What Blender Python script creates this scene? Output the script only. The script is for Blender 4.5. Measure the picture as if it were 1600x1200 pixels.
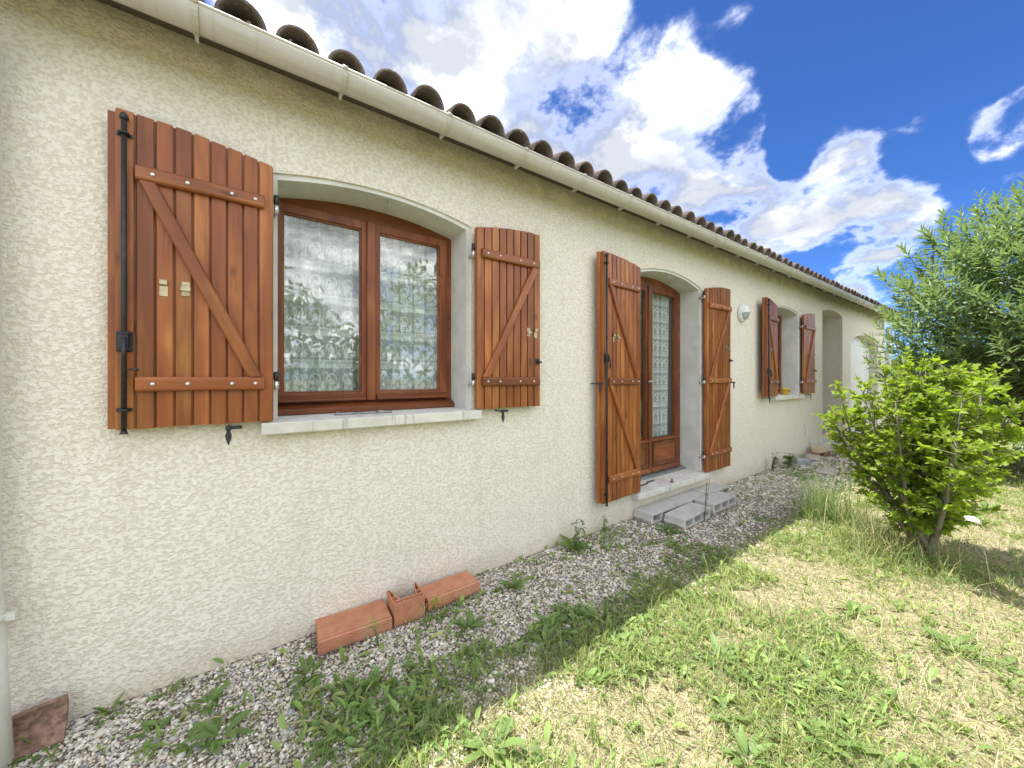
import bpy, bmesh, math, random
import numpy as np
from mathutils import Vector, Matrix, Euler
random.seed(7); rng = np.random.default_rng(11)
R = math.radians
for o in list(bpy.data.objects): bpy.data.objects.remove(o)
scn = bpy.context.scene; C = scn.collection

# ------------------------------------------------------------------ camera
CAM = Vector((0.0, -2.2, 1.3508)); FWD = (0.5855, 0.8107); RGT = (0.8107, -0.5855)
cd = bpy.data.cameras.new('camera'); cam = bpy.data.objects.new('camera', cd); C.objects.link(cam)
cam.location = CAM; cam.rotation_euler = (R(90), 0, -math.atan2(FWD[0], FWD[1]))
cd.sensor_width = 36; cd.lens = 13.0; cd.shift_y = -0.00625; cd.clip_start = 0.02; cd.clip_end = 2000
scn.camera = cam
# ------------------------------------------------------------------ light
LIGHT = Vector((0.20, -0.22, -1.0)).normalized()
sd = bpy.data.lights.new('sun', 'SUN'); sun = bpy.data.objects.new('sun', sd); C.objects.link(sun)
sd.energy = 2.0; sd.angle = R(0.53); sd.color = (1.0, 0.95, 0.87)
sun.rotation_euler = LIGHT.to_track_quat('-Z', 'Y').to_euler(); sun.location = (0, 5, 20)
scn.view_settings.view_transform = 'Standard'; scn.view_settings.look = 'None'
scn.view_settings.gamma = 1.0; scn.view_settings.use_curve_mapping = False
scn.view_settings.exposure = 2.36
SKY_STRENGTH = 0.05; CLOUD_LIGHT = 0.90
scn.cycles.max_bounces = 7; scn.cycles.diffuse_bounces = 3; scn.cycles.glossy_bounces = 3; scn.cycles.transparent_max_bounces = 10; scn.cycles.transmission_bounces = 3

# ------------------------------------------------------------------ node helpers
class NT:
    def __init__(s, tree): s.t = tree; s.n = tree.nodes; s.l = tree.links
    def node(s, typ, **kw):
        n = s.n.new(typ)
        for k, v in kw.items(): setattr(n, k, v)
        return n
    def put(s, sock, v):
        if isinstance(v, bpy.types.NodeSocket): s.l.new(v, sock)
        elif v is not None: sock.default_value = v
    def m(s, op, a, b=None, c=None, clamp=False):
        n = s.node('ShaderNodeMath', operation=op, use_clamp=clamp)
        for i, v in enumerate((a, b, c)):
            if v is not None: s.put(n.inputs[i], v)
        return n.outputs[0]
    def vm(s, op, a, b=None, scale=None):
        n = s.node('ShaderNodeVectorMath', operation=op); s.put(n.inputs[0], a)
        if b is not None: s.put(n.inputs[1], b)
        if scale is not None: s.put(n.inputs['Scale'], scale)
        return n.outputs['Value'] if op in ('LENGTH', 'DOT_PRODUCT', 'DISTANCE') else n.outputs[0]
    def mapping(s, v, scale=(1, 1, 1), loc=(0, 0, 0), rot=(0, 0, 0)):
        n = s.node('ShaderNodeMapping'); s.put(n.inputs[0], v); n.inputs[1].default_value = loc
        n.inputs[2].default_value = rot; n.inputs[3].default_value = scale; return n.outputs[0]
    def noise(s, v, scale=5, detail=4, rough=.55, dist=0, out=0):
        n = s.node('ShaderNodeTexNoise'); s.put(n.inputs['Vector'], v); n.inputs['Scale'].default_value = scale
        n.inputs['Detail'].default_value = detail; n.inputs['Roughness'].default_value = rough
        n.inputs['Distortion'].default_value = dist; return n.outputs[out]
    def voronoi(s, v, scale=5, feature='F1', out=0, rnd=1.0):
        n = s.node('ShaderNodeTexVoronoi', feature=feature); s.put(n.inputs['Vector'], v)
        n.inputs['Scale'].default_value = scale; n.inputs['Randomness'].default_value = rnd; return n.outputs[out]
    def smooth(s, v, a, b, lo=0., hi=1.):
        n = s.node('ShaderNodeMapRange', interpolation_type='SMOOTHSTEP'); s.put(n.inputs[0], v)
        s.put(n.inputs[1], a); s.put(n.inputs[2], b); s.put(n.inputs[3], lo); s.put(n.inputs[4], hi); return n.outputs[0]
    def mix(s, f, a, b, mode='MIX'):
        n = s.node('ShaderNodeMix', data_type='RGBA', blend_type=mode); s.put(n.inputs[0], f)
        for k, v in ((6, a), (7, b)):
            if isinstance(v, tuple) and len(v) == 3: v = v + (1,)
            s.put(n.inputs[k], v)
        return n.outputs[2]
    def sep(s, v): return s.node_sep(v)
    def node_sep(s, v):
        n = s.node('ShaderNodeSeparateXYZ'); s.put(n.inputs[0], v); return n.outputs
    def comb(s, x, y, z):
        n = s.node('ShaderNodeCombineXYZ')
        for i, v in enumerate((x, y, z)): s.put(n.inputs[i], v)
        return n.outputs[0]
    def bump(s, h, strength=.5, dist=.01, normal=None):
        n = s.node('ShaderNodeBump'); s.put(n.inputs['Height'], h); n.inputs['Strength'].default_value = strength
        n.inputs['Distance'].default_value = dist
        if normal is not None: s.put(n.inputs['Normal'], normal)
        return n.outputs[0]
    def objco(s): return s.node('ShaderNodeTexCoord').outputs['Object']
    def rand(s): return s.node('ShaderNodeObjectInfo').outputs['Random']
    def attr(s, name): return s.node('ShaderNodeAttribute', attribute_name=name).outputs['Color']

def new_mat(name):
    m = bpy.data.materials.new(name); m.use_nodes = True; t = NT(m.node_tree); t.n.clear()
    out = t.node('ShaderNodeOutputMaterial'); return m, t, out
def principled(t, out, col, rough=.6, normal=None, metal=0., spec=.5, coat=0., coat_rough=.2):
    b = t.node('ShaderNodeBsdfPrincipled')
    if isinstance(col, tuple) and len(col) == 3: col = col + (1,)
    t.put(b.inputs['Base Color'], col); t.put(b.inputs['Roughness'], rough); t.put(b.inputs['Metallic'], metal)
    t.put(b.inputs['Specular IOR Level'], spec)
    t.put(b.inputs['Coat Weight'], coat); t.put(b.inputs['Coat Roughness'], coat_rough)
    if normal is not None: t.put(b.inputs['Normal'], normal)
    t.l.new(b.outputs[0], out.inputs[0]); return b
MAT = {}
def simple(name, col, rough=.6, metal=0., var=.12, scale=30, bump=.15, coat=0.):
    m, t, out = new_mat(name); co = t.objco(); n = t.noise(co, scale, 5, .6)
    c2 = tuple(c * (1 - var) for c in col); c3 = tuple(min(1, c * (1 + var)) for c in col)
    c = t.mix(t.smooth(n, .3, .7), c2, c3); c = t.mix(t.m('MULTIPLY', t.rand(), .25), c, tuple(x * .75 for x in col))
    principled(t, out, c, rough, t.bump(n, bump, .004), metal, coat=coat); MAT[name] = m
# ------------------------------------------------------------------ sky with broken cumulus
def pixdir(px, py):
    u = (px - 800) / 577.8; v = (590 - py) / 577.8
    return Vector((FWD[0] + RGT[0] * u, FWD[1] + RGT[1] * u, v)).normalized()
def build_world():
    w = bpy.data.worlds.new('World'); scn.world = w; w.use_nodes = True; t = NT(w.node_tree); t.n.clear()
    out = t.node('ShaderNodeOutputWorld')
    sky = t.node('ShaderNodeTexSky', sky_type='NISHITA', sun_disc=False)
    sky.sun_elevation = math.asin(-LIGHT.z); sky.sun_rotation = math.atan2(-LIGHT.x, -LIGHT.y)
    sky.air_density = 0.7; sky.dust_density = 0.2; sky.ozone_density = 4.0; sky.altitude = 400
    d = t.vm('NORMALIZE', t.node('ShaderNodeTexCoord').outputs['Generated'])
    x, y, z = t.sep(d)
    zz = t.m('ADD', t.m('MAXIMUM', z, 0.0), .38)
    q = t.comb(t.m('DIVIDE', x, zz), t.m('DIVIDE', y, zz), t.m('MULTIPLY', z, .6))
    warp = t.noise(q, 2.3, 3, .5, out=1)
    dw = t.vm('ADD', d, t.vm('SCALE', t.vm('SUBTRACT', warp, (.5, .5, .5)), scale=.16))
    big = t.noise(q, .95, 2, .5)
    fbm = t.noise(q, 4.6, 8, .58, .15)
    centre = pixdir(960, 200)
    inframe = t.smooth(t.vm('DISTANCE', d, tuple(centre)), .78, 1.15)
    F = t.m('MULTIPLY_ADD', t.m('SUBTRACT', big, .44), t.m('MULTIPLY', inframe, 2.6), t.m('MULTIPLY_ADD', inframe, .62, -.30))
    blobs = [(400, 10, 90, .5), (540, 60, 115, .55), (680, 60, 140, .65), (800, 110, 140, .65), (890, 40, 90, .5), (1030, 95, 70, .5),
             (900, 235, 85, .55), (1010, 270, 110, .6), (1130, 170, 62, .55), (1100, 255, 95, .58), (1200, 320, 100, .6), (1340, 240, 52, .55), (1320, 310, 85, .6),
             (1420, 350, 62, .55), (1360, 445, 75, .5), (1440, 240, 20, .3), (1600, 180, 85, .8), (1580, 245, 55, .6), (1130, 5, 34, .35),
             (1350, 60, 170, -.35), (1480, 130, 80, -.3), (1250, 410, 50, -.2), (880, 195, 26, -.3), (1220, 235, 40, -.3)]
    for (px, py, r, wt) in blobs:
        c = pixdir(px, py); c2 = pixdir(px + r, py); ang = max((c - c2).length, .015)
        ds = t.vm('DISTANCE', dw, tuple(c))
        F = t.m('ADD', t.smooth(ds, 1.75 * ang, .0, 0., wt), F)
    F = t.m('MINIMUM', F, t.m('MULTIPLY_ADD', inframe, .16, .185))
    dens = t.m('ADD', F, t.m('MULTIPLY', t.m('SUBTRACT', fbm, .5), 2.1))
    mask = t.m('POWER', t.smooth(dens, -.16, .36), 1.9)
    mask = t.m('MULTIPLY', mask, t.smooth(z, -.02, .05))
    shade_n = t.noise(q, 3.1, 6, .6)
    base = t.smooth(shade_n, .40, .60, .12, .62)
    for (px, py, r, wt) in ((1010, 340, 120, .9), (1190, 350, 110, 1.), (1350, 355, 120, 1.), (600, 40, 130, .7), (820, 60, 150, .85), (880, 255, 100, .8), (1060, 270, 90, .5), (1370, 455, 90, .8), (1590, 210, 80, .8)):
        c = pixdir(px, py); ang = (c - pixdir(px + r, py)).length; base = t.m('ADD', base, t.smooth(t.vm('DISTANCE', dw, tuple(c)), 1.6 * ang, 0., 0., wt))
    thick = t.m('MULTIPLY', t.m('MINIMUM', t.m('ADD', t.m('MULTIPLY', base, 1.05), t.m('MULTIPLY', t.m('SUBTRACT', shade_n, .5), 1.5)), 1.0, clamp=True), t.smooth(dens, .0, .22))
    lum = t.m('POWER', .175, thick)                                        # thick, self-shaded parts are grey, rims glow
    ccol = t.mix(1.0, t.mix(thick, (1.0, .985, .96), (.95, 1.0, 1.10)), t.comb(lum, lum, lum), 'MULTIPLY')
    bgs = t.node('ShaderNodeBackground'); t.put(bgs.inputs[1], SKY_STRENGTH)
    skc = t.mix(1.0, sky.outputs[0], (.34, .56, .88), 'MULTIPLY'); t.put(bgs.inputs[0], skc)
    bgc = t.node('ShaderNodeBackground'); t.put(bgc.inputs[0], ccol); t.put(bgc.inputs[1], CLOUD_LIGHT)
    mx = t.node('ShaderNodeMixShader'); t.put(mx.inputs[0], mask); t.l.new(bgs.outputs[0], mx.inputs[1]); t.l.new(bgc.outputs[0], mx.inputs[2])
    t.l.new(mx.outputs[0], out.inputs[0])
    try: w.cycles.sampling_method = 'MANUAL'; w.cycles.sample_map_resolution = 512
    except Exception: pass
build_world()

# ------------------------------------------------------------------ materials
def mat_stucco():
    m, t, out = new_mat('stucco'); co = t.objco()
    p = t.mapping(co, (.85, 1, 1.08)); wv = t.vm('ADD', p, t.vm('SCALE', t.noise(p, 30, 2, .5, out=1), scale=.008))
    n = t.noise(wv, 64, 3.0, .60, .1); f = t.noise(co, 190, 3, .6)
    ed = t.voronoi(t.vm('ADD', p, t.vm('SCALE', t.noise(p, 45, 2, .5, out=1), scale=.022)), 62, 'DISTANCE_TO_EDGE'); edge = t.smooth(ed, .0, .16)
    n2 = t.m('ADD', n, t.m('MULTIPLY', t.m('SUBTRACT', edge, .6), .07)); plate = t.smooth(n2, .42, .55); lump = t.m('ADD', t.m('MULTIPLY', t.smooth(n2, .30, .62), .85), t.m('MULTIPLY', edge, .15))
    big = t.noise(co, .9, 3, .5)
    cA = t.mix(big, (.81, .77, .685), (.86, .83, .755)); cB = t.mix(big, (.685, .62, .52), (.75, .69, .595))
    c = t.mix(plate, cB, cA); c = t.mix(t.m('MULTIPLY', t.smooth(f, .35, .7), .25), c, (.80, .75, .64))
    stv = t.noise(t.mapping(co, (5, 5, .45)), 1.3, 5, .62); c = t.mix(t.m('MULTIPLY', t.smooth(stv, .52, .74), .22), c, (.56, .50, .40))
    z = t.sep(co)[2]; dn = t.noise(co, 5, 5, .6)
    damp = t.m('MULTIPLY', t.smooth(t.m('MULTIPLY_ADD', dn, .30, z), .34, .12), .45)      # splash dirt at the foot
    c = t.mix(damp, c, (.50, .40, .28))
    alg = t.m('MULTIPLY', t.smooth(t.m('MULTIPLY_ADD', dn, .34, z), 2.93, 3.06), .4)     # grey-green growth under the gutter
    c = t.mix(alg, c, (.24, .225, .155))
    b1 = t.bump(lump, .52, .008); b2 = t.bump(f, .30, .002, b1)
    principled(t, out, c, .92, b2, spec=.2); MAT['stucco'] = m
def mat_wood(name, axis, base, dark, light, coat=.22):
    m, t, out = new_mat(name); co = t.objco(); r = t.rand()
    off = t.comb(t.m('MULTIPLY', r, 13), t.m('MULTIPLY', r, 29), t.m('MULTIPLY', r, 7)); p = t.vm('ADD', co, off)
    sc = {'z': (38, 38, 1.6), 'x': (1.6, 38, 38)}[axis]; sc2 = {'z': (7, 7, 1.5), 'x': (1.5, 7, 7)}[axis]
    g = t.noise(t.mapping(p, sc), 1.6, 5, .6, .6); b = t.noise(t.mapping(p, sc2), 1.0, 3, .5, .8)
    knot = t.smooth(t.voronoi(t.mapping(p, {'z': (9, 9, 3.2), 'x': (3.2, 9, 9)}[axis]), 1.0), .16, .06)
    c = t.mix(t.smooth(b, .32, .68), dark, base); c = t.mix(t.m('MULTIPLY', t.smooth(b, .5, .75), .55), c, light)
    c = t.mix(t.m('MULTIPLY', t.smooth(g, .45, .75), .45), c, tuple(x * .45 for x in dark))
    c = t.mix(t.m('MULTIPLY', knot, .7), c, tuple(x * .35 for x in dark))
    v = t.m('MULTIPLY_ADD', r, .42, .66); c = t.mix(1.0, c, t.comb(v, v, v), 'MULTIPLY')
    rg = t.m('MULTIPLY_ADD', g, .25, .32)
    principled(t, out, c, rg, t.bump(g, .25, .0015), spec=.32, coat=coat, coat_rough=.28); MAT[name] = m
def mat_concrete(name, a, b, stain, sc=9, streak=.3):
    m, t, out = new_mat(name); co = t.objco(); n = t.noise(co, sc, 6, .65); f = t.noise(co, 160, 3, .6)
    c = t.mix(t.smooth(n, .3, .7), a, b); c = t.mix(t.m('MULTIPLY', t.smooth(f, .5, .8), .35), c, tuple(x * .6 for x in a))
    st = t.noise(t.mapping(co, (22, 22, 2.5)), 1, 4, .6); c = t.mix(t.m('MULTIPLY', t.smooth(st, .55, .75), streak), c, stain)
    if name == 'block_concrete':
        z = t.sep(co)[2]; c = t.mix(t.m('MULTIPLY', t.smooth(t.m('MULTIPLY_ADD', n, .05, z), .055, .02), .6), c, (.15, .125, .09)); mo = t.noise(co, 5, 5, .65); c = t.mix(t.m('MULTIPLY', t.smooth(mo, .50, .66), .5), c, (.20, .195, .165)); c = t.mix(t.m('MULTIPLY', t.rand(), .3), c, (.36, .35, .31))
    principled(t, out, c, .88, t.bump(f, .35, .003, t.bump(n, .2, .006)), spec=.25); MAT[name] = m
def mat_tile():
    m, t, out = new_mat('roof_clay'); co = t.objco(); r = t.rand()
    p = t.vm('ADD', co, t.comb(t.m('MULTIPLY', r, 31), t.m('MULTIPLY', r, 17), 0)); n = t.noise(p, 9, 5, .65); f = t.noise(p, 60, 4, .65)
    c = t.mix(t.smooth(n, .3, .7), (.14, .108, .102), (.215, .17, .158)); c = t.mix(t.m('MULTIPLY', r, .6), c, (.115, .09, .088))
    c = t.mix(t.smooth(f, .56, .70), c, (.33, .31, .24)); c = t.mix(t.smooth(f, .36, .26), c, (.075, .065, .05))
    principled(t, out, c, .92, t.bump(f, .5, .004), spec=.2); MAT['roof_clay'] = m
def mat_brick():
    m, t, out = new_mat('brick_clay'); co = t.objco(); n = t.noise(co, 14, 5, .6); f = t.noise(co, 150, 3, .6)
    s = t.noise(t.mapping(co, (3, 240, 240)), 1, 2, .5)
    c = t.mix(t.smooth(n, .3, .7), (.47, .205, .115), (.58, .285, .165)); c = t.mix(t.m('MULTIPLY', t.smooth(f, .55, .8), .5), c, (.55, .32, .2))
    c = t.mix(t.m('MULTIPLY', t.rand(), .3), c, (.32, .11, .06))
    z = t.sep(co)[2]; dirt = t.m('MULTIPLY', t.smooth(t.m('MULTIPLY_ADD', n, .03, z), .034, .012), .7); c = t.mix(dirt, c, (.16, .125, .085)); pt = t.noise(co, 6, 4, .6); c = t.mix(t.m('MULTIPLY', t.smooth(pt, .52, .68), .35), c, (.42, .28, .20))
    principled(t, out, c, .85, t.bump(s, .25, .002, t.bump(f, .25, .002)), spec=.25); MAT['brick_clay'] = m
def leaf_mat(name, a, b, trans=.45, attr=False, rough=.5, spec=.35):
    m, t, out = new_mat(name); co = t.objco()
    if attr: c = t.attr('Col')
    else:
        n = t.noise(co, 40, 3, .5); c = t.mix(t.smooth(n, .3, .7), a, b); r = t.rand(); c = t.mix(t.m('MULTIPLY', r, .5), c, tuple(.72 * x for x in a))
    pb = t.node('ShaderNodeBsdfPrincipled'); t.put(pb.inputs[0], c); t.put(pb.inputs['Roughness'], rough); t.put(pb.inputs['Specular IOR Level'], spec)
    tr = t.node('ShaderNodeBsdfTranslucent'); t.put(tr.inputs[0], t.mix(1., c, (1.25, 1.25, .7), 'MULTIPLY'))
    mx = t.node('ShaderNodeMixShader'); mx.inputs[0].default_value = trans
    t.l.new(pb.outputs[0], mx.inputs[1]); t.l.new(tr.outputs[0], mx.inputs[2]); t.l.new(mx.outputs[0], out.inputs[0]); MAT[name] = m
def mat_glass():
    m, t, out = new_mat('window_glass'); lw = t.node('ShaderNodeLayerWeight'); lw.inputs[0].default_value = .5
    k = t.m('MULTIPLY_ADD', t.m('POWER', lw.outputs['Facing'], 5.0), .85, .105, clamp=True)
    gl = t.node('ShaderNodeBsdfGlossy'); gl.inputs['Roughness'].default_value = .004; tr = t.node('ShaderNodeBsdfTransparent')
    tr.inputs[0].default_value = (.93, .96, .95, 1)
    wob = t.noise(t.objco(), 3.0, 2, .4); t.put(gl.inputs['Normal'], t.bump(wob, .02, .02))
    mx = t.node('ShaderNodeMixShader'); t.put(mx.inputs[0], k); t.l.new(tr.outputs[0], mx.inputs[1]); t.l.new(gl.outputs[0], mx.inputs[2])
    t.l.new(mx.outputs[0], out.inputs[0]); MAT['window_glass'] = m
def mat_lace():
    m, t, out = new_mat('lace'); uv = t.node('ShaderNodeTexCoord').outputs['UV']; u, v, _ = t.sep(uv)
    P = .20; vb = t.m('MULTIPLY', t.m('FRACT', t.m('DIVIDE', v, P)), P)           # 0..P upwards within one repeat
    W = .125; ub = t.m('SUBTRACT', t.m('MULTIPLY', t.m('FRACT', t.m('DIVIDE', u, W)), W), W / 2)
    scal = t.m('MULTIPLY', t.m('ABSOLUTE', t.m('SINE', t.m('MULTIPLY', u, math.pi / .032))), .008)
    band = t.m('MULTIPLY', t.m('GREATER_THAN', t.m('ADD', vb, scal), .014), t.m('LESS_THAN', vb, .034))
    slot = t.m('MULTIPLY', t.m('LESS_THAN', t.m('FRACT', t.m('DIVIDE', u, .028)), .18), t.m('LESS_THAN', t.m('ABSOLUTE', t.m('SUBTRACT', vb, .024)), .005))
    band = t.m('SUBTRACT', band, t.m('MULTIPLY', slot, .7), clamp=True)
    ladder = t.m('MULTIPLY', t.m('LESS_THAN', t.m('ABSOLUTE', t.m('SUBTRACT', vb, .045)), .010), t.m('GREATER_THAN', t.m('FRACT', t.m('DIVIDE', u, .0095)), .45))
    cap = t.m('LESS_THAN', t.m('ABSOLUTE', t.m('SUBTRACT', vb, .058)), .003)
    def blob(cx, cy, rx, ry, wob=.0, pet=0):
        dx = t.m('DIVIDE', t.m('SUBTRACT', ub, cx), rx); dy = t.m('DIVIDE', t.m('SUBTRACT', vb, cy), ry)
        r = t.m('SQRT', t.m('ADD', t.m('MULTIPLY', dx, dx), t.m('MULTIPLY', dy, dy)))
        if pet:
            a = t.m('ARCTAN2', dy, dx); r = t.m('ADD', r, t.m('MULTIPLY', t.m('SINE', t.m('MULTIPLY', a, pet)), wob))
        return r
    ring = t.m('LESS_THAN', t.m('ABSOLUTE', t.m('SUBTRACT', blob(-.012, .135, .036, .040), 1.0)), .10)
    upper = t.m('GREATER_THAN', vb, .118); ring = t.m('MULTIPLY', ring, upper)
    body = t.m('LESS_THAN', blob(-.010, .122, .024, .020, .12, 3), 1.0); neck = t.m('LESS_THAN', t.m('ABSOLUTE', t.m('SUBTRACT', blob(-.028, .146, .011, .016), 1.0)), .35)
    fl1 = t.m('LESS_THAN', blob(-.018, .085, .019, .019, .28, 5), .9); fl2 = t.m('LESS_THAN', blob(.016, .083, .015, .016, .28, 5), .9)
    lf = t.m('LESS_THAN', blob(.045, .100, .014, .024, .30, 4), .95)
    mot = ring
    for k in (body, neck, fl1, fl2, lf): mot = t.m('MAXIMUM', mot, k)
    sol = t.m('MAXIMUM', t.m('MAXIMUM', band, ladder), t.m('MAXIMUM', cap, mot))
    tex = t.noise(t.comb(u, v, 0), 420, 2, .5)
    a = t.m('ADD', t.m('MULTIPLY', sol, t.m('MULTIPLY_ADD', tex, .30, .35)), t.m('MULTIPLY_ADD', tex, .16, .50), clamp=True)
    df = t.node('ShaderNodeBsdfDiffuse'); df.inputs[0].default_value = (.92, .93, .94, 1); tl = t.node('ShaderNodeBsdfTranslucent'); tl.inputs[0].default_value = (.85, .87, .88, 1)
    m1 = t.node('ShaderNodeMixShader'); m1.inputs[0].default_value = .10; t.l.new(df.outputs[0], m1.inputs[1]); t.l.new(tl.outputs[0], m1.inputs[2])
    tr = t.node('ShaderNodeBsdfTransparent'); m2 = t.node('ShaderNodeMixShader'); t.put(m2.inputs[0], a)
    t.l.new(tr.outputs[0], m2.inputs[1]); t.l.new(m1.outputs[0], m2.inputs[2]); t.l.new(m2.outputs[0], out.inputs[0]); MAT['lace'] = m
def mat_ground():
    m, t, out = new_mat('soil'); co = t.objco(); x, y, z = t.sep(co)
    n = t.noise(co, 2.2, 5, .6); f = t.noise(co, 45, 4, .65); vr = t.voronoi(co, 85, out=1); vd = t.voronoi(co, 85)
    h = t.node('ShaderNodeSeparateColor'); t.put(h.inputs[0], vr)
    peb = t.mix(t.smooth(h.outputs[0], .1, .9), (.30, .26, .21), (.62, .57, .49)); peb = t.mix(t.smooth(vd, .35, .62), peb, (.12, .10, .075))
    straw = t.noise(t.mapping(co, (60, 12, 1), rot=(0, 0, .5)), 1.5, 4, .65)
    soil = t.mix(t.smooth(straw, .35, .7), (.19, .165, .10), (.38, .34, .22)); soil = t.mix(t.m('MULTIPLY', t.smooth(f, .45, .7), .6), soil, (.13, .10, .055))
    g = t.smooth(t.m('MULTIPLY_ADD', t.m('SUBTRACT', n, .5), .9, y), -1.12, -.72)
    c = t.mix(g, soil, peb)
    far = t.smooth(t.m('MULTIPLY_ADD', y, -1, t.m('MULTIPLY', x, .4)), 5, 9); c = t.mix(far, c, t.mix(t.smooth(n, .4, .6), (.10, .14, .04), (.24, .22, .10)))
    principled(t, out, c, .95, t.bump(vd, .5, .01, t.bump(f, .5, .012)), spec=.15); MAT['soil'] = m
def mat_attr(name, rough=.85):
    m, t, out = new_mat(name); c = t.attr('Col'); n = t.noise(t.objco(), 300, 3, .6)
    c = t.mix(1., c, t.mix(n, (.75, .75, .75), (1.2, 1.2, 1.2)), 'MULTIPLY'); principled(t, out, c, rough, spec=.3); MAT[name] = m
def mat_gutter():
    m, t, out = new_mat('gutter_plastic'); co = t.objco(); n = t.noise(t.mapping(co, (2, 14, 14)), 1, 5, .65); f = t.noise(t.mapping(co, (35, 3, 4)), 1, 4, .6)
    c = t.mix(t.smooth(n, .35, .75), (.47, .455, .41), (.56, .545, .495)); c = t.mix(t.m('MULTIPLY', t.smooth(f, .52, .72), .38), c, (.33, .29, .21)); gr = t.noise(t.mapping(co, (1.5, 9, 9)), 2.0, 5, .65); c = t.mix(t.m('MULTIPLY', t.smooth(gr, .52, .70), .35), c, (.36, .33, .26))
    principled(t, out, c, .42, t.bump(n, .05, .004), spec=.45); MAT['gutter_plastic'] = m
mat_stucco(); mat_tile(); mat_brick(); mat_glass(); mat_lace(); mat_ground(); mat_gutter()
mat_wood('wood_v', 'z', (.400, .140, .038), (.255, .074, .022), (.52, .230, .065))
mat_wood('wood_h', 'x', (.380, .128, .037), (.245, .072, .023), (.47, .190, .058))
mat_wood('frame_v', 'z', (.27, .085, .028), (.17, .048, .018), (.34, .125, .045), .15)
mat_wood('frame_h', 'x', (.27, .085, .028), (.17, .048, .018), (.33, .120, .045), .15)
mat_concrete('plaster', (.56, .565, .53), (.68, .685, .655), (.40, .40, .36), 6, .22)
mat_concrete('sill_stone', (.56, .55, .50), (.70, .69, .64), (.22, .21, .19), 7, .75)
mat_concrete('block_concrete', (.50, .49, .455), (.62, .61, .57), (.30, .29, .26), 8, .4)
mat_concrete('mortar', (.30, .28, .25), (.42, .40, .36), (.2, .19, .17), 10, .3)
mat_attr('stone'); leaf_mat('grass', 0, 0, .40, True, .55); leaf_mat('weed_leaf', (.16, .255, .075), (.24, .35, .115), .4)
leaf_mat('weed_grey', (.15, .21, .09), (.22, .28, .13), .3); leaf_mat('spurge', (.34, .36, .06), (.42, .40, .09), .35)
leaf_mat('hibiscus_leaf', (.21, .32, .03), (.33, .45, .055), .58); leaf_mat('oleander_leaf', (.16, .245, .085), (.25, .34, .145), .45, rough=.40)
leaf_mat('tree_leaf', (.17, .24, .05), (.28, .35, .09), .5); leaf_mat('withered', (.42, .24, .15), (.55, .36, .24), .3)
leaf_mat('dry_stem', (.50, .42, .26), (.62, .54, .36), .2)
simple('twig_bark', (.13, .12, .07), .9, var=.3, scale=40, bump=.5); simple('bark', (.19, .17, .13), .9, var=.3, scale=40, bump=.8); simple('black_iron', (.035, .038, .042), .5, .3, .3)
simple('zinc', (.62, .63, .64), .38, .85, .15); simple('brass', (.50, .43, .28), .42, .75, .2); simple('steel_grey', (.30, .31, .32), .45, .6, .3)
simple('pipe_plastic', (.66, .66, .60), .45, 0, .08, 12); simple('dirty_clay', (.25, .155, .11), .95, 0, .5, 45, .6); simple('white_paint', (.74, .76, .77), .45, 0, .05); simple('lamp_white', (.76, .77, .76), .35, 0, .05); simple('lamp_glass', (.36, .40, .40), .15, 0, .08, coat=.5)
simple('interior', (.34, .32, .29), .9, 0, .1); simple('deck', (.10, .085, .07), .95); simple('yellow_glaze', (.72, .47, .04), .4, 0, .08, coat=.4)
simple('orange_plastic', (.85, .27, .035), .35, 0, .1, coat=.3); simple('pale_stone', (.40, .37, .32), .85, 0, .15); simple('white_stone', (.80, .79, .80), .7, 0, .06)
simple('blue_stone', (.34, .37, .39), .8, 0, .12); simple('buff_brick', (.58, .47, .31), .85, 0, .12); simple('red_brick', (.27, .13, .085), .9, 0, .2)

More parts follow.
